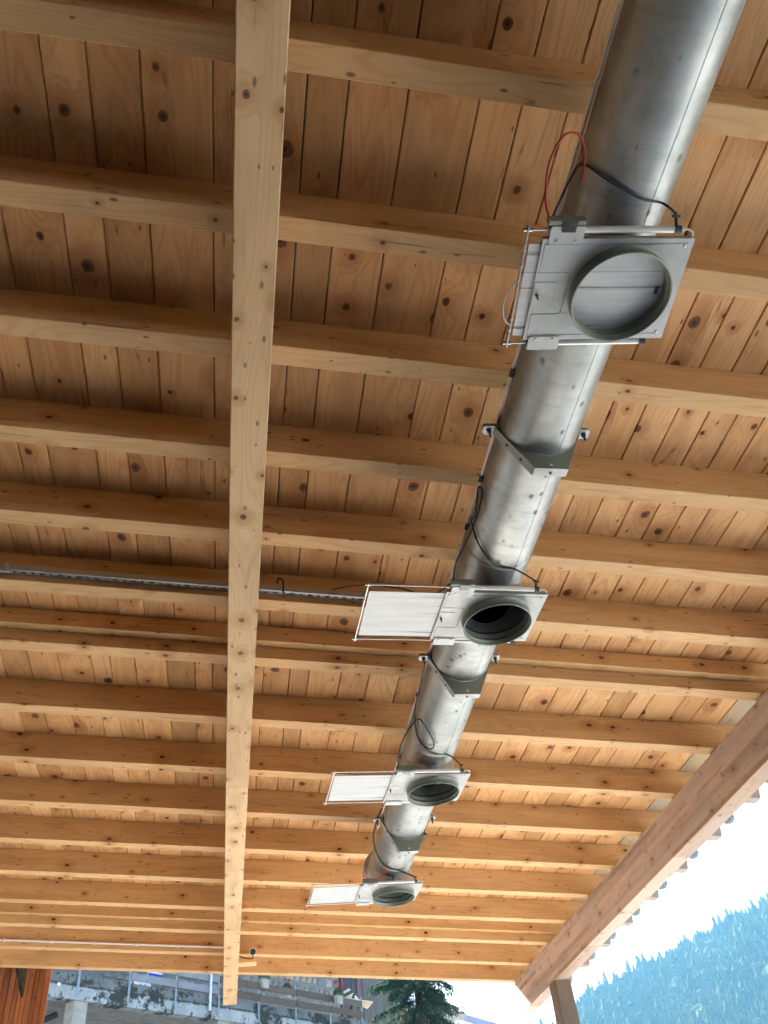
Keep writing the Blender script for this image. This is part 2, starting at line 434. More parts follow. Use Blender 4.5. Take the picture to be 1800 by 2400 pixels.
# ------------------------------------------------------------------ mesh helpers
class MB:
    def __init__(self):
        self.v, self.f, self.s = [], [], []

    def add(self, vs_, fs, smooth=False, M=None):
        b = len(self.v)
        for p in vs_:
            p = Vector(p)
            self.v.append(tuple(M @ p) if M else tuple(p))
        for f in fs:
            self.f.append([b + i for i in f])
            self.s.append(smooth)
        return self

    def box(self, x0, x1, y0, y1, z0, z1, M=None):
        vs_ = [(x, y, z) for z in (z0, z1) for y in (y0, y1) for x in (x0, x1)]
        return self.add(vs_, [(0, 2, 3, 1), (4, 5, 7, 6), (0, 1, 5, 4), (2, 6, 7, 3), (0, 4, 6, 2), (1, 3, 7, 5)], False, M)

    def prism(self, prof, a, b, axis='Y', M=None, smooth=False):
        """profile: list of 2D points (counter-clockwise), extruded a..b; axis Y: (x,z), X: (y,z), Z: (x,y)"""
        n = len(prof)
        mk = {'Y': lambda p, t: (p[0], t, p[1]), 'X': lambda p, t: (t, p[0], p[1]), 'Z': lambda p, t: (p[0], p[1], t)}[axis]
        vs_ = [mk(p, a) for p in prof] + [mk(p, b) for p in prof]
        fs = [(i, (i + 1) % n, n + (i + 1) % n, n + i) for i in range(n)]
        fs += [tuple(range(n))[::-1], tuple(range(n, 2 * n))]
        return self.add(vs_, fs, smooth, M)

    def cbox(self, x0, x1, y0, y1, z0, z1, c=0.003, axis='Y', M=None):
        if axis == 'Y':
            a0, a1, b0, b1, t0, t1 = x0, x1, z0, z1, y0, y1
        elif axis == 'X':
            a0, a1, b0, b1, t0, t1 = y0, y1, z0, z1, x0, x1
        else:
            a0, a1, b0, b1, t0, t1 = x0, x1, y0, y1, z0, z1
        pr = [(a0 + c, b0), (a1 - c, b0), (a1, b0 + c), (a1, b1 - c), (a1 - c, b1), (a0 + c, b1), (a0, b1 - c), (a0, b0 + c)]
        return self.prism(pr, t0, t1, axis, M)

    def cyl(self, p0, p1, r, r1=None, n=14, cap=True, smooth=True):
        p0, p1 = Vector(p0), Vector(p1)
        r1 = r if r1 is None else r1
        q = (p1 - p0).to_track_quat('Z', 'Y')
        vs_ = []
        for p, rr in ((p0, r), (p1, r1)):
            for i in range(n):
                a = 2 * math.pi * i / n
                vs_.append(p + q @ Vector((rr * math.cos(a), rr * math.sin(a), 0)))
        self.add(vs_, [(i, (i + 1) % n, n + (i + 1) % n, n + i) for i in range(n)], smooth)
        if cap:
            self.add(vs_, [tuple(range(n))[::-1], tuple(range(n, 2 * n))], False)
        return self

    def tube(self, pts, r, n=8, smooth_pts=True):
        P = [Vector(p) for p in pts]
        if smooth_pts:
            Q = []
            for i in range(len(P) - 1):
                a = P[max(i - 1, 0)]
                b, c = P[i], P[i + 1]
                d = P[min(i + 2, len(P) - 1)]
                for k in range(6):
                    t = k / 6
                    Q.append(0.5 * ((2 * b) + (c - a) * t + (2 * a - 5 * b + 4 * c - d) * t * t + (3 * b - a - 3 * c + d) * t ** 3))
            Q.append(P[-1])
            P = Q
        vs_, fs = [], []
        nrm = None
        for i, p in enumerate(P):
            t = (P[min(i + 1, len(P) - 1)] - P[max(i - 1, 0)]).normalized()
            if nrm is None:
                nrm = t.orthogonal().normalized()
            nrm = (nrm - t * nrm.dot(t)).normalized()
            bn = t.cross(nrm)
            for k in range(n):
                a = 2 * math.pi * k / n
                vs_.append(p + nrm * (r * math.cos(a)) + bn * (r * math.sin(a)))
        for i in range(len(P) - 1):
            for k in range(n):
                fs.append((i * n + k, i * n + (k + 1) % n, (i + 1) * n + (k + 1) % n, (i + 1) * n + k))
        self.add(vs_, fs, True)
        m = (len(P) - 1) * n
        self.add(vs_, [tuple(range(n))[::-1], tuple(range(m, m + n))], False)
        return self

    def lathe(self, prof, n=48, M=None, closed=False):
        """profile (r,z) turned about Z"""
        k = len(prof)
        vs_ = [(r * math.cos(2 * math.pi * i / n), r * math.sin(2 * math.pi * i / n), z) for i in range(n) for r, z in prof]
        fs = []
        for i in range(n):
            j = (i + 1) % n
            for q in range(k - 1 + (1 if closed else 0)):
                q2 = (q + 1) % k
                fs.append((i * k + q, j * k + q, j * k + q2, i * k + q2))
        return self.add(vs_, fs, True, M)

    def build(self, name, mat, parent=None):
        me = bpy.data.meshes.new(name)
        me.from_pydata(self.v, [], self.f)
        me.polygons.foreach_set('use_smooth', self.s)
        me.materials.append(mat)
        me.update()
        o = bpy.data.objects.new(name, me)
        COL.objects.link(o)
        o.parent = parent
        return o


def fix_normals(o):
    bm = bmesh.new()
    bm.from_mesh(o.data)
    bmesh.ops.remove_doubles(bm, verts=bm.verts, dist=1e-5)
    bmesh.ops.recalc_face_normals(bm, faces=bm.faces)
    bm.to_mesh(o.data)
    bm.free()
    return o


def tag(o, label, cat, group=None, kind=None):
    if label:
        o['label'] = label
    if cat:
        o['category'] = cat
    if group:
        o['group'] = group
    if kind:
        o['kind'] = kind
    return o


def empty(name, loc=(0, 0, 0), rz=0.0, parent=None):
    o = bpy.data.objects.new(name, None)
    o.empty_display_size = 0.2
    COL.objects.link(o)
    o.location = loc
    o.rotation_euler = (0, 0, rz)
    o.parent = parent
    return o


def inst(src, parent=None):
    o = src.copy()
    COL.objects.link(o)
    o.parent = parent
    return o


# ------------------------------------------------------------------ ground
g = MB()
g.add([(-1400, -1400, 0), (1400, -1400, 0), (1400, 1400, 0), (-1400, 1400, 0)], [(0, 1, 2, 3)])
tag(g.build('ground', YARD), None, None, None, 'structure')

ap_ = MB().box(-6.4, 2.0, -2.55, 3.9, 0.002, 0.006)  # unseen dark sheet added to cut ground bounce onto the near bays
tag(ap_.build('bounce_absorber', plain('absorber_dark', (0.075, 0.075, 0.075), 0.9, 0, 0.2, 6)), None, None, None, 'structure')

# ------------------------------------------------------------------ the timber canopy
U = 3.3                       # metres per measuring unit
SL = 0.0905                   # roof slope, falling towards +x
TS = math.tan(SL)


def zr(x):                    # underside of the rafters
    return 4.9 - TS * x


XL, XT = -6.6, 4.60
RW, RD = 0.111, 0.215
RY = [0.296, 0.499, 0.693, 0.895, 1.086, 1.276, 1.472, 1.719, 1.964, 2.207, 2.450, 2.691, 2.935, 3.167, 3.414, 3.641]
RYm = [y * U for y in RY]
behind = []
y = RYm[0] - 0.655
while y > -6.6:
    behind.append(y)
    y -= 0.655
canopy = empty('timber_canopy', (0, 0, 0))
tag(canopy, 'open timber canopy roof of spruce boards and rafters on glued beams', 'canopy')

# rafters share one mesh (length along x, tail end cut back)
m = MB()
L0, L1 = XL / math.cos(SL), XT / math.cos(SL)
c = 0.003
prof = [(c, 0), (RW - c, 0), (RW, c), (RW, RD), (0, RD), (0, c)]
nseg = len(prof)
vs0 = [(L0, a, b) for a, b in prof]
vs1 = [(L1 - (0.10 if b < 0.02 else 0.0), a, b) for a, b in prof]
vs1 = [(L1 - 0.01, c, 0), (L1 - 0.01, RW - c, 0), (L1 - 0.008, RW, c), (L1 + 0.02, RW, RD), (L1 + 0.02, 0, RD), (L1 - 0.008, 0, c)]
m.add(vs0 + vs1, [(i, (i + 1) % nseg, nseg + (i + 1) % nseg, nseg + i) for i in range(nseg)] + [tuple(range(nseg))[::-1], tuple(range(nseg, 2 * nseg))])
raf = m.build('rafter', RAFTER, canopy)
fix_normals(raf)
first = True
for yy in RYm + behind:
    o = raf if first else inst(raf, canopy)
    first = False
    o.location = (0, yy, 4.9)
    o.rotation_euler = (0, SL, 0)
# shallower trimmers lying against two of the rafters
tm = MB().cbox(L0, L1 - 0.3, 0, 0.074, 0, 0.122, 0.003, 'X').build('trimmer', RAFTER, canopy)
tm2 = inst(tm, canopy)
for o, yy in ((tm, 1.449 * U), (tm2, 3.144 * U)):
    o.location = (0, yy, 4.9 + 0.0925)
    o.rotation_euler = (0, SL, 0)

# ceiling boards, three lengths with their own seams
S1 = [-0.569, -0.52, -0.470, -0.420, -0.370, -0.322, -0.2425, -0.190, -0.129, -0.045, 0.012, 0.066, 0.1155, 0.1875, 0.274, 0.3265, 0.384, 0.437, 0.488, 0.540, 0.590, 0.645, 0.700, 0.7525, 0.801, 0.848, 0.901, 0.976, 1.021, 1.075, 1.128, 1.18, 1.24, 1.31, 1.384]
S2 = [-0.569, -0.511, -0.453, -0.388, -0.317, -0.276, -0.222, -0.153, -0.091, -0.052, 0.015, 0.062, 0.121, 0.164, 0.236, 0.301, 0.37, 0.425, 0.492, 0.553, 0.614, 0.675, 0.7445, 0.8145, 0.882, 0.935, 0.980, 1.058, 1.112, 1.186, 1.25, 1.32, 1.384]
rb = random.Random(5)


def extend(S):
    S = list(S)
    while S[0] * U > XL + 0.3:
        S.insert(0, S[0] - rb.choice((0.05, 0.055, 0.062, 0.075)))
    return S


S3 = [-0.57]
while S3[-1] < 1.32:
    S3.append(S3[-1] + rb.choice((0.048, 0.055, 0.062, 0.075, 0.083)))
S3[-1] = 1.384
BT = 0.024
for S, ya, yb in ((extend(S1), -6.62, 1.462 * U), (extend(S2), 1.462 * U, 3.157 * U), (extend(S3), 3.157 * U, 3.70 * U)):
    for xa, xb in zip(S[:-1], S[1:]):
        wdt = (xb - xa) * U / math.cos(SL) - 0.0050
        h = wdt / 2
        ln = yb - ya - 0.003
        ch = 0.0045
        m = MB()
        m.prism([(-h + ch, 0), (h - ch, 0), (h, ch), (h, BT), (-h, BT), (-h, ch)], 0, ln, 'Y')
        xm = (xa + xb) / 2 * U
        o = m.build('ceiling_board', BOARD_GREEN if xa > 1.17 else BOARD, canopy)
        o.location = (xm, ya, zr(xm) + (RD + 0.002 + rb.uniform(0, 0.0012)) / math.cos(SL))
        o.rotation_euler = (0, SL, 0)

# roof covering above the boards
m = MB().box(L0 - 0.05, L1 + 0.04, -6.7, 3.71 * U, RD + 0.032, RD + 0.10)
o = m.build('roof_covering', ROOFING, canopy)
o.location = (0, 0, 4.9)
o.rotation_euler = (0, SL, 0)


def beam(name, x0, x1, z0, z1, mat):
    m = MB()
    c = 0.004
    pr = [(x0 + c, z0), (x1 - c, z0), (x1, z0 + c), (x1, z1), (x0, z1), (x0, z0 + c)]
    n = len(pr)
    yend = lambda z: 11.90 + (z - z0) / (z1 - z0) * 0.19
    m.add([(p[0], -6.6, p[1]) for p in pr] + [(p[0], yend(p[1]), p[1]) for p in pr],
          [(i, (i + 1) % n, n + (i + 1) % n, n + i) for i in range(n)] + [tuple(range(n))[::-1], tuple(range(n, 2 * n))])
    # origin at the lower edge so that the lamellae start there
    m.v = [(a - x0, b, c_ - z0) for a, b, c_ in m.v]
    o = m.build(name, mat, canopy)
    fix_normals(o)
    o.location = (x0, 0, z0)
    return o


beam('main_beam', -0.0515, 0.1139, 4.489, zr(0.1139) - 0.002, BEAM)
eb = beam('eave_beam', 3.799, 3.964, 4.154, zr(3.964) - 0.002, EAVE)
eb['label'] = 'weathered reddish grey eave beam along the open edge'

# rough hewn post under the eave beam
m = MB()
rp = random.Random(3)
rings = []
nz = 22
for i in range(nz + 1):
    t = i / nz
    z = t * 4.15
    wx = 0.118 - 0.012 * t + rp.uniform(-0.006, 0.006) + (0.012 * math.exp(-((z - 3.35) / 0.25) ** 2))
    wy = 0.105 - 0.008 * t + rp.uniform(-0.006, 0.006)
    cx = 0.018 * math.sin(z * 1.3) + 0.02 * (1 - t)
    rings.append([(cx - wx, -wy + 0.02, z), (cx - wx + 0.025, -wy, z), (cx + wx - 0.02, -wy, z), (cx + wx, -wy + 0.018, z), (cx + wx, wy, z), (cx - wx, wy, z)])
vs_ = [p for r_ in rings for p in r_]
fs = [(i * 6 + k, i * 6 + (k + 1) % 6, (i + 1) * 6 + (k + 1) % 6, (i + 1) * 6 + k) for i in range(nz) for k in range(6)]
m.add(vs_, fs + [tuple(range(6))[::-1], tuple(range(nz * 6, nz * 6 + 6))])
po = m.build('post', POSTW, canopy)
po.location = (3.905, 10.59, 0)
po['label'] = 'grey rough hewn post below the eave beam'

# unseen timber walls added behind and left of the viewer to block light
wh = empty('blocker_walls', (0, -2.6, 0))
tag(wh, 'unseen timber walls added around the viewer to block light', 'building')
HW = wood('blocker_plank', (0.20, 0.12, 0.065), (0.14, 0.075, 0.035), (0.06, 0.03, 0.02), 'Z', ('x', 'y'), tint=0.2)
MB().box(-6.6, 4.2, -0.15, 0.0, 0, 4.49).build('rear_wall', HW, wh)
MB().box(-6.6, -6.45, 0.0, 11.0, 0, 5.42).build('side_wall', HW, wh)

# ------------------------------------------------------------------ suction duct
DZ, DR = 0.872 * U + 1.6, 0.182


def dax(y):
    return (0.405 + 0.0112 * (y / U)) * U


GY = [0.4515 * U, 1.0578 * U, 1.6665 * U, 2.283 * U]
duct = empty('suction_duct', (dax(3.0), 3.0, DZ))
tag(duct, 'long round galvanised suction duct hung below the rafters', 'duct')
PZ = 0.791 * U + 1.6 - DZ       # gate plate underside relative to the axis
ys = set(np.arange(-3.0, 7.67, 0.06).round(4).tolist())
for gy in GY:
    for t in np.arange(-0.22, 0.2201, 0.010):
        ys.add(round(gy + t, 4))
ys = sorted(y for y in ys if y <= 7.66)
NTH = 96
vsd, fsd = [], []
for yy in ys:
    for k in range(NTH):
        a = 2 * math.pi * k / NTH
        vsd.append((dax(yy) + DR * math.sin(a) - dax(3.0), yy - 3.0, -DR * math.cos(a)))
for i in range(len(ys) - 1):
    for k in range(NTH):
        k2 = (k + 1) % NTH
        q = [i * NTH + k, i * NTH + k2, (i + 1) * NTH + k2, (i + 1) * NTH + k]
        cx = sum(vsd[j][0] for j in q) / 4 + dax(3.0)
        cy = sum(vsd[j][1] for j in q) / 4 + 3.0
        cz = sum(vsd[j][2] for j in q) / 4
        if cz < 0 and any(math.hypot(cx - dax(gy), cy - gy) < 0.170 for gy in GY):
            continue
        fsd.append(q)
md = MB().add(vsd, fsd, True)
pipe = md.build('pipe', GALV, duct)
# lengthwise lock seam, right of the lowest line
m = MB()
a = R(19)
sx, sz = math.sin(a), -math.cos(a)
for ya, yb in ((-3.0, GY[0] - 0.21), (GY[0] + 0.21, GY[1] - 0.21), (GY[1] + 0.21, GY[2] - 0.21), (GY[2] + 0.21, GY[3] - 0.21)):
    vl = []
    for yy in (ya, yb):
        for aa, ro_ in ((16.5, 0.0002), (16.6, 0.0014), (18.5, 0.0016), (20.4, 0.0014), (20.5, 0.0002)):
            vl.append((dax(yy) - dax(3) + (DR + ro_) * math.sin(R(aa)), yy - 3, -(DR + ro_) * math.cos(R(aa))))
    m.add(vl, [(k, k + 1, k + 6, k + 5) for k in range(4)])
m.build('lock_seam', GALV, duct)
# short closed bend at the far end
m = MB()
E0 = Vector((dax(7.66) - dax(3), 7.66 - 3, 0))
path = [E0 + Vector(q) for q in ((0, -0.02, 0), (-0.006, 0.03, 0.004), (-0.02, 0.08, 0.012), (-0.042, 0.125, 0.026), (-0.07, 0.165, 0.045))]
m.tube(path, DR + 0.001, 48, False)
eb_ = m.build('end_bend', GALV, duct)
m = MB()
m.tube([E0 + Vector((-0.036, 0.113, 0.022)), E0 + Vector((-0.046, 0.131, 0.029))], DR + 0.004, 48, False)
m.build('bend_seam', GALV, eb_)
# joint bands
for yy in (GY[1] - 0.30, GY[2] - 0.30, GY[3] - 0.28, GY[3] + 0.12):
    b = MB()
    M = Matrix.Translation((dax(yy) - dax(3), yy - 3, 0)) @ Matrix.Rotation(R(90), 4, 'X')
    b.lathe([(DR + 0.0005, -0.012), (DR + 0.004, -0.008), (DR + 0.004, 0.008), (DR + 0.0005, 0.012)], 64, M)
    b.build('joint_band', GALV, duct)
for i, gy in enumerate(GY):
    # tee collar between duct and gate
    cv, cf = [], []
    n = 72
    rc = 0.1765
    for k in range(n):
        a = 2 * math.pi * k / n
        x, yv = rc * math.cos(a), rc * math.sin(a)
        zt = -math.sqrt(max(DR * DR - x * x, 0.0)) + 0.004
        for t in range(4):
            cv.append((dax(gy) - dax(3) + x, gy - 3 + yv, PZ + 0.021 + (zt - PZ - 0.021) * t / 3))
    for k in range(n):
        for t in range(3):
            k2 = (k + 1) % n
            cf.append((k * 4 + t, k2 * 4 + t, k2 * 4 + t + 1, k * 4 + t + 1))
    MB().add(cv, cf, True).build('tee_collar', GALV, duct)

# ------------------------------------------------------------------ slide gates
GLAB = ['nearest slide gate on the duct, shut, its round mouth closed by a grey plate',
        'slide gate with its white blade pulled out, second from the viewer',
        'slide gate with its blade pulled out, third from the viewer',
        'farthest slide gate, blade pulled out, below the end of the duct']
GYAW = [-5.2, 1.7, 1.9, 1.5]


def gate(i, closed):
    gy = GY[i]
    G = empty('slide_gate', (dax(gy), gy, PZ + DZ), R(GYAW[i]))
    tag(G, GLAB[i], 'slide gate', 'slide gates under the duct')
    X0, X1, Y0, Y1 = -0.322, 0.232, -0.209, 0.209
    rh = 0.1795
    # body: two sheets with a round opening
    def sheet(z0, z1):
        m = MB()
        n = 64
        ring = []
        outer = []
        for k in range(n):
            a = 2 * math.pi * k / n
            cx, sy = math.cos(a), math.sin(a)
            ring.append((rh * cx, rh * sy))
            tx = (X1 if cx > 0 else X0) / cx if abs(cx) > 1e-6 else 1e9
            ty = (Y1 if sy > 0 else Y0) / sy if abs(sy) > 1e-6 else 1e9
            t = min(tx, ty)
            outer.append((t * cx, t * sy))
        # snap outer points nearest to the corners
        for cxy in ((X0, Y0), (X1, Y0), (X0, Y1), (X1, Y1)):
            j = min(range(n), key=lambda q: (outer[q][0] - cxy[0]) ** 2 + (outer[q][1] - cxy[1]) ** 2)
            outer[j] = cxy
        vv = [(x, y_, z) for z in (z0, z1) for x, y_ in ring] + [(x, y_, z) for z in (z0, z1) for x, y_ in outer]
        ff = []
        for k in range(n):
            k2 = (k + 1) % n
            ff += [(k, 2 * n + k, 2 * n + k2, k2), (n + k, n + k2, 3 * n + k2, 3 * n + k), (2 * n + k, 3 * n + k, 3 * n + k2, 2 * n + k2), (k, k2, n + k2, n + k)]
        m.add(vv, ff)
        return m
    lo = fix_normals(sheet(0.0, 0.003).build('lower_plate', ZINC, G))
    fix_normals(sheet(0.017, 0.020).build('upper_plate', ZINC, G))
    m = MB()
    m.box(X0 + 0.001, X1 - 0.001, Y0 + 0.001, Y0 + 0.022, 0.0035, 0.0165)
    m.box(X0 + 0.001, X1 - 0.001, Y1 - 0.013, Y1 - 0.001, 0.0035, 0.0165)
    m.box(X1 - 0.018, X1 - 0.0015, Y0 + 0.024, Y1 - 0.015, 0.0035, 0.0165)
    m.build('side_rails', ZINC, G)
    # pressed lines on the underside
    def ridge(pts, r=0.0026):
        m = MB()
        m.tube([(x, y_, 0.0004) for x, y_ in pts], r, 6, False)
        return m.build('pressed_line', ZINC, lo)
    ridge([(X0 + 0.012, -0.082), (X0 + 0.012, -0.188), (X1 - 0.02, -0.188)])
    ridge([(X0 + 0.003, -0.076), (X0 + 0.115, -0.076), (X0 + 0.124, -0.066), (X0 + 0.124, 0.086), (X0 + 0.115, 0.095), (X0 + 0.014, 0.095), (X0 + 0.012, 0.188), (X1 - 0.02, 0.188)])
    m = MB()
    m.cbox(X0 + 0.002, X0 + 0.083, -0.040, 0.060, -0.0022, 0.0002, 0.001, 'Y')
    m.build('cover_plate', ZINC, lo)
    m = MB()
    m.cyl((X0 + 0.018, 0.012, -0.0018), (X0 + 0.018, 0.012, -0.016), 0.0065, 0.005, 12)
    m.cyl((X0 + 0.018, 0.012, -0.016), (X0 + 0.020, 0.020, -0.022), 0.0038, n=8)
    m.build('nipple', BRASS, lo)
    m = MB()
    for sx_, sy_ in ((X1 - 0.03, Y0 + 0.03), (X1 - 0.03, Y1 - 0.03)):
        m.lathe([(0.0002, -0.004), (0.004, -0.0038), (0.006, -0.0002)], 12, Matrix.Translation((sx_, sy_, 0)))
    m.build('rivets', STEEL, lo)
    # round spigot with a rolled lip
    r_ = DR
    prof = [(r_ - 0.0065, 0.012), (r_ - 0.0065, 0.004), (r_ - 0.003, -0.001), (r_ - 0.003, -0.019), (r_ - 0.0075, -0.022), (r_ - 0.0075, -0.025), (r_ - 0.003, -0.028), (r_ - 0.003, -0.048), (r_ - 0.002, -0.0515), (r_ + 0.0015, -0.0535), (r_ + 0.0045, -0.0515), (r_ + 0.0042, -0.048), (r_ + 0.0005, -0.046), (r_ + 0.0005, -0.004), (r_ + 0.005, -0.0004)]
    MB().lathe(prof, 80).build('spigot', OLIVE, G)
    # gasket ring above the plate
    MB().lathe([(rh + 0.001, 0.0201), (rh - 0.006, 0.0201), (rh - 0.006, 0.027), (rh + 0.001, 0.027)], 64).build('gasket', BLACK, G)
    # the blade
    b0, b1 = (X0 - 0.043, 0.195) if closed else (-0.723, -0.170)
    m = MB()
    m.box(b0, b1, -0.186, 0.193, 0.0085, 0.0125)
    bl = m.build('blade', BLADE, G)
    m = MB()
    for yy, xa, xb in () if not closed else ((-0.165, 0.02, 0.62), (0.0, 0.15, 0.85), (0.165, 0.02, 0.55)):
        m.cbox(b0 + (b1 - b0) * xa, b0 + (b1 - b0) * xb, yy - 0.0035, yy + 0.0035, 0.0075, 0.0088, 0.0005, 'X')
    if closed:
        m.build('stiffening_bead', BLADE, bl)
    if closed:
        MB().cbox(0.145, 0.160, -0.012, 0.016, 0.0035, 0.0085, 0.001, 'Y').build('latch', NAVY, bl)
    # cross bar, piston rods, cylinders
    xb = b0 - 0.014
    m = MB()
    m.box(xb - 0.002, xb + 0.002, -0.252, 0.243, 0.001, 0.021)
    cb = m.build('cross_bar', STEEL, G)
    m = MB()
    for yy in (-0.16, -0.10, 0.12, 0.17):
        m.cyl((xb - 0.007, yy, 0.010), (xb + 0.007, yy, 0.010), 0.005, n=6)
    m.build('bar_bolts', STEEL, cb)
    for yy in (-0.238, 0.228):
        m = MB()
        m.cyl((xb - 0.016, yy, 0.011), (xb - 0.003, yy, 0.011), 0.0075, n=6)
        m.cyl((xb + 0.003, yy, 0.011), (xb + 0.014, yy, 0.011), 0.0085, n=6)
        m.build('rod_nut', STEEL, cb)
        MB().cyl((xb, yy, 0.011), (-0.30, yy, 0.011), 0.0042, n=10).build('piston_rod', STEEL, G)
        cl = MB().cyl((-0.292, yy, 0.011), (0.146, yy, 0.011), 0.0125, n=18).build('cylinder', ALU, G)
        MB().cyl((0.146, yy, 0.011), (0.172, yy, 0.011), 0.0138, n=14).build('end_cap', NAVY, cl)
        MB().cyl((-0.306, yy, 0.011), (-0.290, yy, 0.011), 0.0148, n=8).build('gland_nut', OLIVE, cl)
    # brackets
    def bracket(ya, yb, foldy, mat):
        m = MB()
        pr = []
        rr = 0.008
        for (cx, cy, a0) in ((-0.302 + rr, ya + rr, 180), (-0.180 - rr, ya + rr, 270), (-0.180 - rr, yb - rr, 0), (-0.302 + rr, yb - rr, 90)):
            for t in (0, 30, 60, 90):
                pr.append((cx + rr * math.cos(R(a0 + t)), cy + rr * math.sin(R(a0 + t))))
        m.prism(pr, -0.0065, -0.0036, 'Z')
        m.box(-0.302, -0.180, foldy - 0.0015, foldy + 0.0015, -0.0034, 0.03)
        b = m.build('cylinder_bracket', mat, G)
        m = MB()
        for sx_ in (-0.275, -0.207):
            ym = yb - 0.012 if ya < 0 else ya + 0.012
            m.cyl((sx_, ym, -0.0064), (sx_, ym, -0.0105), 0.0052, n=6)
        m.build('screws', STEEL, b)
        return b
    bracket(-0.258, -0.192, -0.256, ZINC)
    bracket(0.190, 0.250, 0.248, ZINC)
    m = MB()
    m.cbox(-0.312, -0.182, -0.278, -0.2585, -0.004, 0.034, 0.003, 'X')
    vb = m.build('valve_block', OLIVE, G)
    MB().prism([(-0.268, -0.279), (-0.212, -0.279), (-0.216, -0.238), (-0.262, -0.238)], -0.0105, -0.0068, 'Z').build('clip_plate', DARKST if closed else OLIVE, vb)
    m = MB()
    m.cyl((0.172, -0.238, 0.011), (0.188, -0.238, 0.012), 0.008, n=8)
    m.tube([(0.188, -0.238, 0.012), (0.206, -0.236, 0.012), (0.219, -0.226, 0.010), (0.222, -0.206, 0.012)], 0.0045, 8)
    m.build('air_tube', PALE, G)
    m = MB()
    m.cyl((0.155, -0.248, 0.016), (0.150, -0.275, 0.03), 0.006, n=8)
    m.cyl((0.138, -0.278, 0.030), (0.165, -0.276, 0.032), 0.0055, n=8)
    m.build('elbow_fitting', DARKST, G)
    if closed:
        MB().tube([(xb, -0.05, 0.005), (xb - 0.025, -0.02, 0.0), (xb - 0.045, 0.04, -0.003), (xb - 0.032, 0.11, 0.0), (xb - 0.004, 0.145, 0.005)], 0.0032, 8).build('bowed_tube', CLEAR, G)
    return G


gates = [gate(i, i == 0) for i in range(4)]

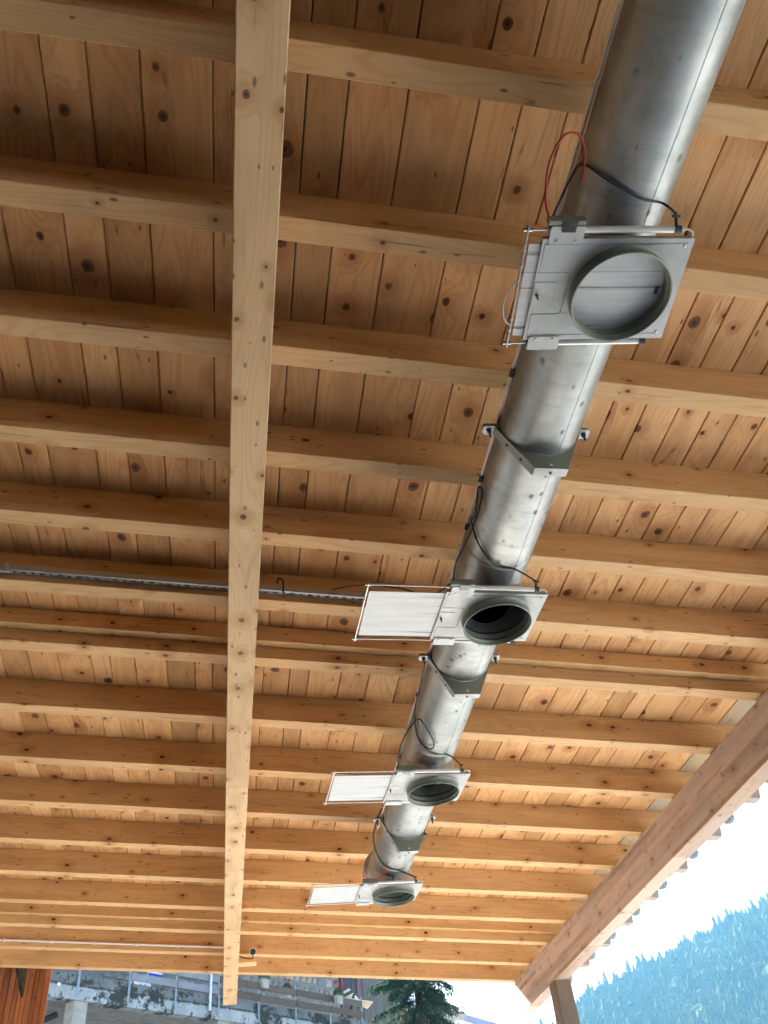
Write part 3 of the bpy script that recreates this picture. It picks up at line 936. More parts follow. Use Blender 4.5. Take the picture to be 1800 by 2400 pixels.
# ------------------------------------------------------------------ duct hangers
HY = [0.7225 * U, 1.288 * U, 2.00 * U]
HLAB = ['pipe cradle hanger nearest the viewer, ears either side of the duct', 'pipe cradle hanger between the second and third slide gates', 'pipe cradle hanger between the third and the last slide gates']
for i, hy in enumerate(HY):
    H = empty('duct_hanger', (dax(hy), hy, DZ))
    tag(H, HLAB[i], 'pipe hanger', 'cradle hangers of the duct')
    m = MB()
    n = 28
    hw, tw, zb = 0.078, 0.207, -0.27
    arc = [((DR + 0.002) * math.sin(t), -(DR + 0.002) * math.cos(t)) for t in np.linspace(-math.pi / 2, math.pi / 2, n + 1)]

    def outer(x):
        if abs(x) <= hw:
            return zb
        return zb + (abs(x) - hw) / (tw - hw) * (0 - zb)
    # map each arc sample to an outer sample along the V outline
    tot = [(-tw, 0), (-hw, zb), (hw, zb), (tw, 0)]
    seg = [math.dist(tot[k], tot[k + 1]) for k in range(3)]
    def along(t):
        s_ = t * sum(seg)
        for k in range(3):
            if s_ <= seg[k] + 1e-9:
                f_ = s_ / seg[k]
                return (tot[k][0] + (tot[k + 1][0] - tot[k][0]) * f_, tot[k][1] + (tot[k + 1][1] - tot[k][1]) * f_)
            s_ -= seg[k]
        return tot[3]
    ts = sorted(set(list(np.linspace(0, 1, n + 1 - 2)) + [seg[0] / sum(seg), (seg[0] + seg[1]) / sum(seg)]))
    out = [along(t) for t in ts]
    K = len(ts)
    arc = [((DR + 0.002) * math.sin(t), -(DR + 0.002) * math.cos(t)) for t in np.linspace(-math.pi / 2, math.pi / 2, K)]
    vv = [(x, yv, z) for yv in (0, 0.003) for x, z in arc] + [(x, yv, z) for yv in (0, 0.003) for x, z in out]
    ff = []
    for k in range(K - 1):
        ff += [(k, k + 1, 2 * K + k + 1, 2 * K + k), (K + k, 3 * K + k, 3 * K + k + 1, K + k + 1), (k, K + k, K + k + 1, k + 1)]
    m.add(vv, ff)
    fix_normals(m.build('cradle_plate', OLIVE, H))  # olive tone puts the shade of this face, turned from the light, into colour
    m = MB()
    for k in range(3):
        (xa, za), (xb_, zb_) = tot[k], tot[k + 1]
        dx_, dz_ = xb_ - xa, zb_ - za
        l_ = math.hypot(dx_, dz_)
        nx, nz_ = dz_ / l_ * 0.003, -dx_ / l_ * 0.003
        m.prism([(xa, za), (xa + nx, za + nz_), (xb_ + nx, zb_ + nz_), (xb_, zb_)], -0.001, 0.044, 'Y')
    fl = fix_normals(m.build('cradle_flange', ZINC, H))
    m = MB()
    m.cyl((0.0, 0.024, zb - 0.0028), (0.0, 0.024, zb - 0.0075), 0.007, n=6)
    for t in (0.35, 0.7):
        px_, pz_ = -tw + (tw - hw) * t, zb * t
        m.cyl((px_ - 0.002, 0.024, pz_ - 0.001), (px_ - 0.0075, 0.024, pz_ - 0.0045), 0.006, n=6)
    m.build('flange_bolts', DARKST, fl)
    m = MB()
    m.cyl((0.004, -0.003, zb + 0.022), (0.004, 0.001, zb + 0.022), 0.006, n=12)
    m.build('bright_hole_disc', WHITE, H)  # white disc painted in for the brightness of a small hole
    # upper half ring and threaded rod to the rafter
    m = MB()
    for k in range(24):
        a0, a1 = math.pi * k / 24, math.pi * (k + 1) / 24
        pts = []
        for rr in (DR + 0.002, DR + 0.006):
            pts.append([(rr * math.cos(a_), rr * math.sin(a_)) for a_ in (a0, a1)])
        m.prism([pts[0][0], pts[1][0], pts[1][1], pts[0][1]], 0.004, 0.044, 'Y')
    m.build('upper_ring', ZINC, H)
    top = zr(dax(hy)) - DZ
    MB().cyl((0, 0.024, DR + 0.005), (0, 0.024, top), 0.006, n=10).build('threaded_rod', STEEL, H)
    for s_ in (-1, 1):
        m = MB()
        x_in, x_out = 0.186, 0.262
        y0_, y1_ = -0.004, 0.050
        pr = [(x_in, y0_), (x_out - 0.016, y0_), (x_out - 0.005, y0_ + 0.005), (x_out, y0_ + 0.016), (x_out, y1_ - 0.016), (x_out - 0.005, y1_ - 0.005), (x_out - 0.016, y1_), (x_in, y1_)]
        pr = [(s_ * x, y_) for x, y_ in pr]
        m.prism(pr, 0.002, 0.007, 'Z')
        m.prism([(x, y_) for x, y_ in pr], 0.016, 0.021, 'Z')
        e = fix_normals(m.build('ear', ZINC, H))
        m = MB()
        m.cyl((s_ * 0.232, 0.023, -0.042), (s_ * 0.232, 0.023, 0.034), 0.0055, n=10)
        m.cyl((s_ * 0.232, 0.023, -0.010), (s_ * 0.232, 0.023, 0.0018), 0.0125, n=6)
        m.cyl((s_ * 0.232, 0.023, 0.0215), (s_ * 0.232, 0.023, 0.030), 0.0125, n=6)
        m.build('ear_bolt', DARKST, e)

# ------------------------------------------------------------------ conduit and cables along the duct


def dsurf(y, th, off=0.008):
    a = R(th)
    return (dax(y) + (DR + off) * math.sin(a), y, DZ - (DR + off) * math.cos(a))


def gl(i, x, y_, z):      # gate-local to world
    a = R(GYAW[i])
    return (dax(GY[i]) + x * math.cos(a) - y_ * math.sin(a), GY[i] + x * math.sin(a) + y_ * math.cos(a), PZ + DZ + z)


cond = empty('conduit', dsurf(3.0, -102, 0.012))
tag(cond, 'thin pale conduit clipped along the left side of the duct', 'conduit')
o3 = Vector(dsurf(3.0, -102, 0.012))
MB().tube([Vector(dsurf(t, -102, 0.012)) - o3 for t in (0.2, 1.5, 3.0, 5.0, 6.62)], 0.0062, 8, False).build('tube', WHITE, cond)
for t in (2.1, 2.75, 3.1, 3.9, 4.75, 5.6, 6.2):
    p = Vector(dsurf(t, -102, 0.010)) - o3
    MB().cyl(p - Vector((0, 0.022, 0)), p + Vector((0, 0.022, 0)), 0.0105, n=10).build('clip', BLACK, cond)


def cable(label, pts, r, mat, name='cable', cat='cable'):
    p0 = Vector(pts[0])
    o = MB().tube([Vector(p) - p0 for p in pts], r, 8).build(name, mat)
    o.location = p0
    return tag(o, label, cat)


G0 = GY[0]
cable('navy cable slung under the duct just before the nearest slide gate', [gl(0, -0.30, -0.27, 0.02), dsurf(G0 - 0.30, -88, 0.016), dsurf(G0 - 0.36, -76, 0.012), dsurf(G0 - 0.355, -40, 0.010), dsurf(G0 - 0.32, 0, 0.010), dsurf(G0 - 0.30, 30, 0.010), gl(0, 0.150, -0.285, 0.03)], 0.0045, NAVY)
cable('red hose looping up beside the nearest slide gate', [gl(0, -0.305, -0.27, 0.02), gl(0, -0.325, -0.33, 0.05), gl(0, -0.32, -0.43, 0.10), gl(0, -0.275, -0.505, 0.14), gl(0, -0.215, -0.50, 0.16), gl(0, -0.185, -0.44, 0.15), gl(0, -0.185, -0.36, 0.12)], 0.0042, RED, 'hose', 'hose')
G1 = GY[1]
cable('black cable looping up the conduit at the slide gate with the stained white blade', [gl(1, -0.30, -0.27, 0.02), gl(1, -0.30, -0.36, 0.06), gl(1, -0.262, -0.47, 0.11), gl(1, -0.225, -0.60, 0.18), gl(1, -0.215, -0.70, 0.24), gl(1, -0.24, -0.72, 0.25), gl(1, -0.235, -0.60, 0.18), dsurf(G1 - 0.50, -84, 0.016), dsurf(G1 - 0.42, -55, 0.012), dsurf(G1 - 0.34, -20, 0.012), dsurf(G1 - 0.31, 15, 0.012), gl(1, 0.150, -0.28, 0.03)], 0.0048, BLACK)
cable('black cable sagging from the wall channel to the slide gate behind its blade', [gl(1, -0.31, -0.255, 0.02), (0.99, 3.34, 4.24), (0.86, 3.48, 4.40), (0.74, 3.78, 4.66), (0.66, 4.02, 4.84), (0.60, 4.145, 4.92)], 0.0045, BLACK)
G2_ = GY[2]
cable('black cable coiled in a ring above the third slide gate', [dsurf(G2_ - 1.25, -98, 0.022), dsurf(G2_ - 0.95, -90, 0.022), dsurf(G2_ - 0.62, -80, 0.02), dsurf(G2_ - 0.44, -50, 0.016), dsurf(G2_ - 0.42, -22, 0.02), dsurf(G2_ - 0.52, -20, 0.022), dsurf(G2_ - 0.68, -50, 0.03), gl(2, -0.23, -0.66, 0.16), gl(2, -0.30, -0.54, 0.10), gl(2, -0.315, -0.40, 0.05), gl(2, -0.30, -0.27, 0.02)], 0.0055, BLACK)
cable('black cable hugging the duct collar at the third slide gate', [dsurf(G2_ - 0.62, -80, 0.018), dsurf(G2_ - 0.46, -55, 0.012), dsurf(G2_ - 0.36, -20, 0.010), dsurf(G2_ - 0.32, 20, 0.010), gl(2, 0.15, -0.28, 0.03)], 0.0048, BLACK)
G3 = GY[3]
cable('black cable hanging in a bow left of the far end of the duct', [dsurf(6.50, -100, 0.03), dsurf(6.66, -92, 0.05), dsurf(6.85, -84, 0.055), dsurf(7.05, -70, 0.03), dsurf(G3 - 0.36, -35, 0.012), dsurf(G3 - 0.32, 5, 0.010), gl(3, 0.15, -0.28, 0.03)], 0.008, BLACK)
cable('small red hose at the farthest slide gate', [gl(3, -0.30, -0.26, 0.02), gl(3, -0.31, -0.36, 0.06), gl(3, -0.30, -0.30, 0.05), gl(3, -0.20, -0.25, 0.03), gl(3, -0.12, -0.30, 0.06), gl(3, -0.13, -0.38, 0.09)], 0.004, RED, 'hose', 'hose')
o = MB()
o.cbox(-0.014, 0.014, -0.07, 0.07, -0.01, 0.01, 0.003, 'Y')
bx = o.build('junction_box', DARKST)
bx.location = (dax(6.9) + DR + 0.012, 6.88, DZ - 0.05)
tag(bx, 'small dark box on the right side of the duct near its end', 'box')

# ------------------------------------------------------------------ perforated strut channel
ch = empty('strut_channel', (-1.4, RYm[5], zr(-1.4)))
tag(ch, 'perforated grey steel channel screwed along the face of a rafter', 'channel')
ch.rotation_euler = (0, SL, 0)
m = MB()
p_ = 0.055
x0, x1 = -2.35, 2.20
z0 = 0.043
yb_, yf_ = -0.004, -0.045
k = 0
x = x0
while x < x1:
    hx, hy_ = (0.015, 0.008) if k % 2 == 0 else (0.008, 0.008)
    cx = x + p_ / 2
    ym = (yb_ + yf_) / 2
    xs = [x, cx - hx, cx + hx, x + p_]
    yv = [yf_, ym - hy_, ym + hy_, yb_]
    for a in range(3):
        for b in range(3):
            if a == 1 and b == 1:
                continue
            m.add([(xs[a], yv[b], z0), (xs[a + 1], yv[b], z0), (xs[a + 1], yv[b + 1], z0), (xs[a], yv[b + 1], z0)], [(0, 3, 2, 1)])
    x += p_
    k += 1
x1 = x
m.box(x0, x1, yf_ - 0.002, yf_, z0, z0 + 0.041)
m.box(x0, x1, yb_, yb_ + 0.002, z0, z0 + 0.041)
m.box(x0, x1, yf_ + 0.001, yb_ - 0.001, z0 + 0.0375, z0 + 0.041)  # top plate added to keep light out so the slots look dark
STRUT = metal('strut_zinc', (0.46, 0.49, 0.52), 0.45, 0.75, 0.15, 10)
m.build('channel', STRUT, ch)
for bxm in (-0.485, 0.005):
    m = MB()
    m.cbox(bxm - 0.026, bxm + 0.026, -0.066, -0.0475, 0.012, 0.078, 0.003, 'X')
    b = m.build('bracket', STRUT, ch)
    m = MB()
    m.cyl((bxm, -0.068, 0.058), (bxm, -0.076, 0.056), 0.010, n=6)
    m.cyl((bxm, -0.068, 0.030), (bxm, -0.072, 0.029), 0.006, n=8)
    m.build('bolt', STEEL, b)
hk = MB().tube([(0.28, RYm[5] - 0.055, 4.90), (0.285, RYm[5] - 0.06, 4.955), (0.275, RYm[5] - 0.075, 4.99), (0.25, RYm[5] - 0.085, 4.985), (0.245, RYm[5] - 0.085, 4.95)], 0.0055, 8).build('cable_hook', BLACK)
tag(hk, 'small black wire hook over the steel channel right of the main beam', 'hook')

# white conduit on a far rafter
cy = RYm[14] - 0.016
pc = empty('rafter_conduit', (-0.06, cy, zr(-0.06) + 0.062))
tag(pc, 'thin white conduit running along a far rafter to the main beam', 'conduit')
pc.rotation_euler = (0, SL, 0)
MB().tube([(0, 0, 0), (-5.0, 0, 0.0)], 0.0115, 10, False).build('tube', WHITE, pc)
for t in (0.55, 1.05, 1.55, 2.05, 2.6):
    MB().cbox(-t - 0.012, -t + 0.012, -0.014, 0.016, -0.016, 0.014, 0.003, 'X').build('clip', WHITE, pc)

# small round floodlight on a wooden ledge beside the main beam
fl = empty('floodlight', (0.292, 11.16, 4.825))
tag(fl, 'small round lamp on a short stem beside the far end of the main beam', 'lamp')
m = MB()
Mx = Matrix.Rotation(R(112), 4, 'X')
m.lathe([(0.001, -0.045), (0.022, -0.043), (0.034, -0.025), (0.040, 0.012), (0.043, 0.018), (0.043, 0.024), (0.038, 0.024), (0.036, 0.016)], 28, Matrix.Translation((0, 0, 0.045)) @ Mx)
m.build('housing', WHITE, fl)
MB().lathe([(0.0365, 0.015), (0.02, 0.017), (0.0005, 0.018)], 24, Matrix.Translation((0, 0, 0.045)) @ Mx).build('lens', plain('lamp_glass', (0.03, 0.06, 0.055), 0.15), fl)
MB().cyl((0, 0.01, -0.055), (0, 0.01, 0.01), 0.007, n=10).build('stem', DARKST, fl)
sh = MB().cbox(0.116, 0.335, 11.10, 11.26, 4.735, 4.770, 0.004, 'X').build('lamp_ledge', RAFTER)
tag(sh, 'short wooden ledge fixed to the far end of the main beam', 'ledge')
cable('black lamp cable from the main beam to the round lamp', [(0.116, 11.16, 4.84), (0.17, 11.15, 4.81), (0.24, 11.16, 4.795), (0.285, 11.17, 4.79)], 0.006, BLACK)

# glossy grey balls hanging in line along the eave
BALL = plain('smoky_gloss', (0.16, 0.20, 0.25), 0.08, 0.0, 0.1)
WORDS = ['lowest', 'second lowest', 'third from the bottom', 'fourth from the bottom', 'fifth from the bottom', 'sixth from the bottom', 'seventh from the bottom']
ysb = [RYm[i] + 0.42 for i in (13, 12, 11, 10, 9, 8, 7)]
sph = None
for wd_, yb_ in zip(WORDS, ysb):
    B = empty('eave_ball', (4.475, yb_, 4.50))
    tag(B, 'glossy grey ball under the eave, ' + wd_ + ' in its row', 'ball', 'grey balls along the eave')
    if sph is None:
        sph = MB().lathe([(0.0005, -0.06)] + [(0.06 * math.cos(R(t)), 0.06 * math.sin(R(t))) for t in range(-80, 90, 10)] + [(0.0005, 0.06)], 28).build('globe', BALL, B)
        stm = MB().cyl((0, 0, 0.057), (0, 0, 0.24), 0.012, n=10).build('stem', DARKST, B)
    else:
        inst(sph, B)
        inst(stm, B)

# ------------------------------------------------------------------ red-stained timber hut beside the canopy
hut = empty('timber_hut', (-3.4, 12.45, 0))
tag(hut, 'red brown hut clad in narrow upright boards at the bottom left', 'hut')
HX = -3.4
MB().prism([(-3.2, 0.03), (1.125, 0.03), (0.3, 3.0), (-3.2, 3.0)], 0, 5.9, 'Z').build('wall', HUTW, hut)
rh_ = random.Random(9)
x = 1.130
n = 0
while x > -1.4:
    w_ = rh_.choice((0.052, 0.058, 0.066, 0.074))
    d_ = rh_.uniform(-0.012, 0.004)
    o = MB().cbox(-w_ / 2 + 0.002, w_ / 2 - 0.002, 0, 0.03, 0, 5.9, 0.004, 'Z').build('plank', HUTW, hut)
    o.location = (x - w_ / 2, d_, 0)
    x -= w_
    n += 1
m = MB()
m.prism([(0.585, 5.60), (0.83, 4.87), (0.86, 4.90), (0.83, 5.60)], -0.125, -0.10, 'Y')
gs = m.build('gusset', plain('olive_plate', (0.10, 0.085, 0.05), 0.6), hut)
gs['label'] = 'dark triangular steel gusset'
m = MB()
m.prism([(0.555, 5.60), (0.585, 5.60), (0.855, 4.875), (0.83, 4.855)], -0.16, -0.098, 'Y')
fix_normals(m.build('gusset_edge', DARKST, gs))

# ------------------------------------------------------------------ concrete terrace on columns
P0 = Vector((-4.56, 29.65, 0))
TA = math.atan2(0.6454, 0.7638)
ter = empty('concrete_terrace', P0, TA)      # local x runs along the edge, local +y goes back
tag(ter, 'raised concrete terrace with black mould along its edge, on columns', 'terrace')
o = MB()
o.box(-9, 13.4, 0.0, 0.35, 0.0, 0.40)
o = o.build('edge_beam', CONC_M, ter)
o.location = (0, 0, 9.25)
o = MB()
o.box(-9, 13.4, 0.05, 0.30, 0.402, 0.70)
o = o.build('parapet', CONC_D, ter)
o.location = (0, 0, 9.25)
o = MB().box(-9, 13.4, 0.35, 7.5, 9.28, 9.70).build('deck', CONC, ter)
for cxm in (0.23, 5.85, 11.6, -5.2):
    MB().cbox(cxm - 0.24, cxm + 0.24, 0.05, 0.55, 0, 9.25, 0.02, 'Z').build('column', CONC_COL, ter)
o = MB().box(-9, 13.4, 6.4, 6.8, 0, 9.28).build('back_wall', CONC, ter)
o = MB().cyl((-3.5, 1.6, 7.4), (-0.05, 0.9, 9.05), 0.09, n=12).build('drain_pipe', BLACK, ter)
o = MB().lathe([(0.0005, -0.05), (0.04, -0.04), (0.055, 0.0), (0.05, 0.03), (0.0005, 0.05)], 16, Matrix.Translation((-0.69, -0.06, 9.58)) @ Matrix.Rotation(R(90), 4, 'X')).build('round_lamp', WHITE, ter)

# railing: posts and boards
rail = empty('railing', P0 + Vector((0, 0, 9.95)), TA)
tag(rail, 'steel post railing with grey boards on the concrete terrace', 'railing')
SP = 1.859
pm = None
for k in range(-2, 8):
    if pm is None:
        m = MB()
        m.cbox(-0.04, 0.04, -0.022, -0.012, -0.62, 0.78, 0.003, 'Z')
        m.cbox(-0.012, 0.012, -0.012, 0.04, -0.62, 0.78, 0.002, 'Z')
        m.lathe([(0.0005, 0.86), (0.03, 0.83), (0.042, 0.78)], 12)
        pm = m.build('post', GSTEEL, rail)
        o = pm
    else:
        o = inst(pm, rail)
    o.location = (k * SP, 0.0, 0)
GREYB = plain('pale_grey_board', (0.22, 0.23, 0.26), 0.6, 0, 0.1, 3)
for k in range(-2, 7):
    for z_, hgt in ((0.43, 0.23), (0.06, 0.22)):
        if k < 1 and z_ < 0.3:
            continue
        m = MB().cbox(0.02, SP - 0.02, 0.0, 0.035, 0, hgt, 0.004, 'X')
        o = m.build('rail_board', PLANKW if k >= 3 else GREYB, rail)
        o.location = (k * SP, -0.06, z_)
        o.rotation_euler = (0, R((k * 37 % 5 - 2) * 0.15), 0)
pl = empty('white_pole', P0 + Matrix.Rotation(TA, 3, 'Z') @ Vector((5.11, -0.12, 9.45)), TA)
tag(pl, 'slim pale pole fixed to the terrace edge left of the main beam', 'pole')
MB().cyl((0, 0, 0), (0, 0, 1.75), 0.045, n=12).build('shaft', plain('pale_blue_pole', (0.62, 0.68, 0.75), 0.5), pl)
MB().cbox(-0.06, 0.06, 0, 0.10, 0.35, 0.42, 0.005, 'X').build('clamp', GSTEEL, pl)


def tloc(s_, off, z):
    v = P0 + Matrix.Rotation(TA, 3, 'Z') @ Vector((s_, off, 0))
    v.z = z
    return v


# flower boxes with geraniums on the railing
def pot(s_, off, z, seed, flowers, label):
    P = empty('flower_pot', tloc(s_, off, z), TA)
    tag(P, label, 'flower pot', 'flower pots on the terrace')
    m = MB()
    m.prism([(-0.13, 0), (0.13, 0), (0.17, 0.30), (-0.17, 0.30)], -0.10, 0.10, 'Y')
    m.box(-0.185, 0.185, -0.115, 0.115, 0.285, 0.32)
    m.build('pot', POTC, P)
    rr = random.Random(seed)
    lv, lf = [], []
    for i in range(420):
        a = rr.uniform(0, 6.283)
        ph = rr.uniform(-0.25, 1.45)
        rad = rr.uniform(0.7, 1.0)
        c_ = Vector((0.26 * rad * math.cos(ph) * math.cos(a), 0.20 * rad * math.cos(ph) * math.sin(a), 0.34 + 0.24 * rad * math.sin(ph)))
        q = Vector((rr.gauss(0, 1), rr.gauss(0, 1), rr.gauss(0, 1))).normalized()
        t1 = q.orthogonal().normalized() * rr.uniform(0.022, 0.04)
        t2 = q.cross(t1)
        b = len(lv)
        lv += [tuple(c_ + t1), tuple(c_ + 0.7 * t2), tuple(c_ - t1), tuple(c_ - 0.7 * t2)]
        lf.append((b, b + 1, b + 2, b + 3))
    MB().add(lv, lf).build('foliage', LEAF, P)
    for fx, fy, fz in flowers:
        m = MB()
        for i in range(16):
            q = Vector((rr.gauss(0, 1), rr.gauss(0, 1), rr.gauss(0, 0.8))).normalized()
            c_ = Vector((fx, fy, fz)) + q * 0.055
            t1 = q.orthogonal().normalized() * 0.03
            t2 = q.cross(t1)
            m.add([c_ + t1, c_ + t2, c_ - t1, c_ - t2, c_ + q * 0.012], [(0, 1, 4), (1, 2, 4), (2, 3, 4), (3, 0, 4)])
        m.cyl((fx * 0.6, fy * 0.6, 0.45), (fx, fy, fz - 0.03), 0.006, n=6)
        m.build('blossom', PETAL, P)


pot(11.45, -0.22, 10.28, 1, [(-0.20, -0.05, 0.76), (-0.05, 0.0, 0.80), (0.18, -0.06, 0.74), (0.25, 0.02, 0.64), (0.10, -0.12, 0.62)], 'grey pot of red geraniums hung on the railing beside the spruce')
pot(7.62, -0.10, 10.42, 2, [], 'leafy green pot on the railing right of the main beam')
pot(11.95, 3.2, 11.35, 4, [(-0.1, 0, 0.7), (0.12, 0, 0.72)], 'geranium pot behind the railing against the stone house')

# bright boards standing on the terrace (white, blue and red)
for (s_, off, z, w_, h_, label) in ((4.28, 2.0, 10.93, 0.62, 0.26, 'white and blue panel on the terrace, upper of two'), (3.72, 2.0, 10.40, 0.80, 0.30, 'white panel with blue and red marks on the terrace, lower of two')):
    B = empty('advert_panel', tloc(s_, off, z), TA)
    tag(B, label, 'panel', 'bright panels on the terrace')
    MB().cbox(-w_ / 2, w_ / 2, 0, 0.04, 0, h_, 0.006, 'X').build('board', WHITE, B)
    MB().cbox(-w_ / 2, w_ / 2, -0.006, -0.001, -0.0, h_ * 0.33, 0.001, 'X').build('blue_stripe', BLUE, B)
    if w_ > 0.7:
        MB().prism([(-w_ / 2, h_ * 0.36), (-w_ / 2 + 0.16, h_ * 0.36), (-w_ / 2 + 0.04, h_), (-w_ / 2, h_)], -0.006, -0.001, 'Y').build('red_mark', REDP, B)
        MB().tube([(-0.05, -0.004, h_ * 0.75), (0.02, -0.004, h_ * 0.55), (0.12, -0.004, h_ * 0.6), (0.2, -0.004, h_ * 0.8)], 0.014, 6).build('dark_mark', BLACK, B)
for yy in (0,):
    c_ = MB().cbox(-1.3, 2.7, 0, 1.4, 0, 0.10, 0.01, 'X').build('step', CREAM)
    c_.location = tloc(1.6, 0.55, 9.98)
    c_.rotation_euler = (0, 0, TA)
    tag(c_, 'long cream kerb stone along the terrace behind the parapet', 'kerb')

# ------------------------------------------------------------------ stone house with a timber bay
hs = empty('stone_house', tloc(8, 6, 9.7), TA)
tag(hs, 'old stone house with a dark timber side on the terrace', 'house')
MB().box(-8.0, 10.2, 0.0, 6, 0, 6.5).build('wall', MORTAR, hs)
rs = random.Random(21)
MATS = [STONE, STONE2, STONE3]
z = 0.55
count = 0
while z < 4.4:
    h_ = rs.uniform(0.14, 0.46)
    x = -3.2 + rs.uniform(-0.3, 0)
    while x < 10.2:
        w_ = rs.uniform(0.25, 0.85)
        if count < 300:
            pts = []
            j = lambda: rs.uniform(-0.09, 0.09)
            pts = [(x + 0.015 + abs(j()), z + 0.012 + abs(j()) * 0.6), (x + w_ * 0.5 + j(), z + 0.012 + abs(j()) * 0.4), (x + w_ - 0.02 - abs(j()), z + 0.012 + abs(j()) * 0.6), (x + w_ - 0.02, z + h_ * 0.5 + j()), (x + w_ - 0.02 - abs(j()), z + h_ - 0.015 - abs(j()) * 0.6), (x + w_ * 0.5 + j(), z + h_ - 0.015), (x + 0.015 + abs(j()), z + h_ - 0.015 - abs(j()) * 0.6), (x + 0.015, z + h_ * 0.5 + j())]
            cx = sum(p[0] for p in pts) / 8
            cz = sum(p[1] for p in pts) / 8
            pr_ = rs.uniform(0.02, 0.06)
            m = MB()
            k_ = len(pts)
            m.add([(px - cx, 0.02, pz - cz) for px, pz in pts] + [((px - cx) * 0.82, -pr_, (pz - cz) * 0.8) for px, pz in pts] , [(i, (i + 1) % k_, k_ + (i + 1) % k_, k_ + i) for i in range(k_)] + [tuple(range(k_, 2 * k_))])
            o = m.build('stone', rs.choices(MATS, (5, 3, 2))[0], hs)
            o.location = (cx, 0, cz)
            count += 1
        x += w_
    z += h_
# timber bay with upright planks and an arched window
bay = MB().box(10.2, 14.5, -0.12, 6, 0, 6.5).build('timber_bay', plain('dark_backing', (0.06, 0.05, 0.05), 0.9), hs)  # dark backing behind the upright planks
x = 10.2
while x < 14.4:
    w_ = rs.uniform(0.14, 0.24)
    o = MB().cbox(0.006, w_ - 0.006, -0.155, -0.122, 0.3, 6.3, 0.005, 'Z').build('plank', OLDW, hs)
    o.location = (x, rs.uniform(-0.01, 0.005), 0)
    x += w_
wf = empty('window', (10.75, -0.18, 3.35), 0, hs)
m = MB()
ar = [(0.62 * math.cos(R(t)), 0.34 * math.sin(R(t))) for t in range(180, 361, 15)]
for k in range(len(ar) - 1):
    (xa, za), (xb_, zb_) = ar[k], ar[k + 1]
    m.prism([(xa, za), (xb_, zb_), (xb_ * 0.86, zb_ * 0.76), (xa * 0.86, za * 0.76)], -0.03, 0.03, 'Y')
m.box(-0.62, -0.53, -0.03, 0.03, 0.0, 0.9)
m.box(0.53, 0.62, -0.03, 0.03, 0.0, 0.9)
fix_normals(m.build('window_frame', FRAME, wf))
MB().prism([(x_ * 0.88, z_ * 0.8) for x_, z_ in ar] + [(0.54, 0.9), (-0.54, 0.9)], 0.0, 0.01, 'Y').build('pane', GLASS, wf)
for xx in (-0.2, 0.2):
    MB().box(xx - 0.02, xx + 0.02, -0.02, -0.002, -0.25, 0.9).build('glazing_bar', FRAME, wf)

# cream awning on a dark frame
aw = empty('awning', tloc(15.2, 2.6, 9.95), TA)
tag(aw, 'cream slanted canopy on a dark frame between the geraniums and the spruce', 'awning')
m = MB()
m.add([(-1.15, -0.2, 1.52), (-0.02, 0.0, 2.02), (1.25, 0.1, 1.38), (0.3, -1.1, 1.28), (-1.15, -0.2, 1.49), (-0.02, 0.0, 1.99), (1.25, 0.1, 1.35), (0.3, -1.1, 1.25)], [(0, 3, 2, 1), (4, 5, 6, 7), (0, 1, 5, 4), (1, 2, 6, 5), (2, 3, 7, 6), (3, 0, 4, 7)])
m.build('canvas', CREAM, aw)
m = MB()
m.cyl((-1.1, -0.3, 1.42), (0.0, -0.25, 1.86), 0.07, n=8)
m.build('frame_arm', DARKST, aw)
m = MB()
m.cyl((-0.75, -0.3, 0.0), (-0.05, -0.3, 1.70), 0.055, n=8)
m.build('strut', DARKST, aw)
MB().cyl((0.9, 0.1, 0.0), (0.9, 0.1, 1.40), 0.05, n=8).build('prop', DARKST, aw)
tb = MB().cbox(-0.9, 0.9, 0, 0.7, 0.66, 0.74, 0.01, 'X')
tb.box(-0.8, -0.7, 0.05, 0.65, 0, 0.66).box(0.7, 0.8, 0.05, 0.65, 0, 0.66)
tb = tb.build('table', plain('orange_wood', (0.42, 0.18, 0.05), 0.6))
tb.location = tloc(15.2, 2.0, 9.75)
tb.rotation_euler = (0, 0, TA)
tag(tb, 'orange brown table under the cream awning', 'table')

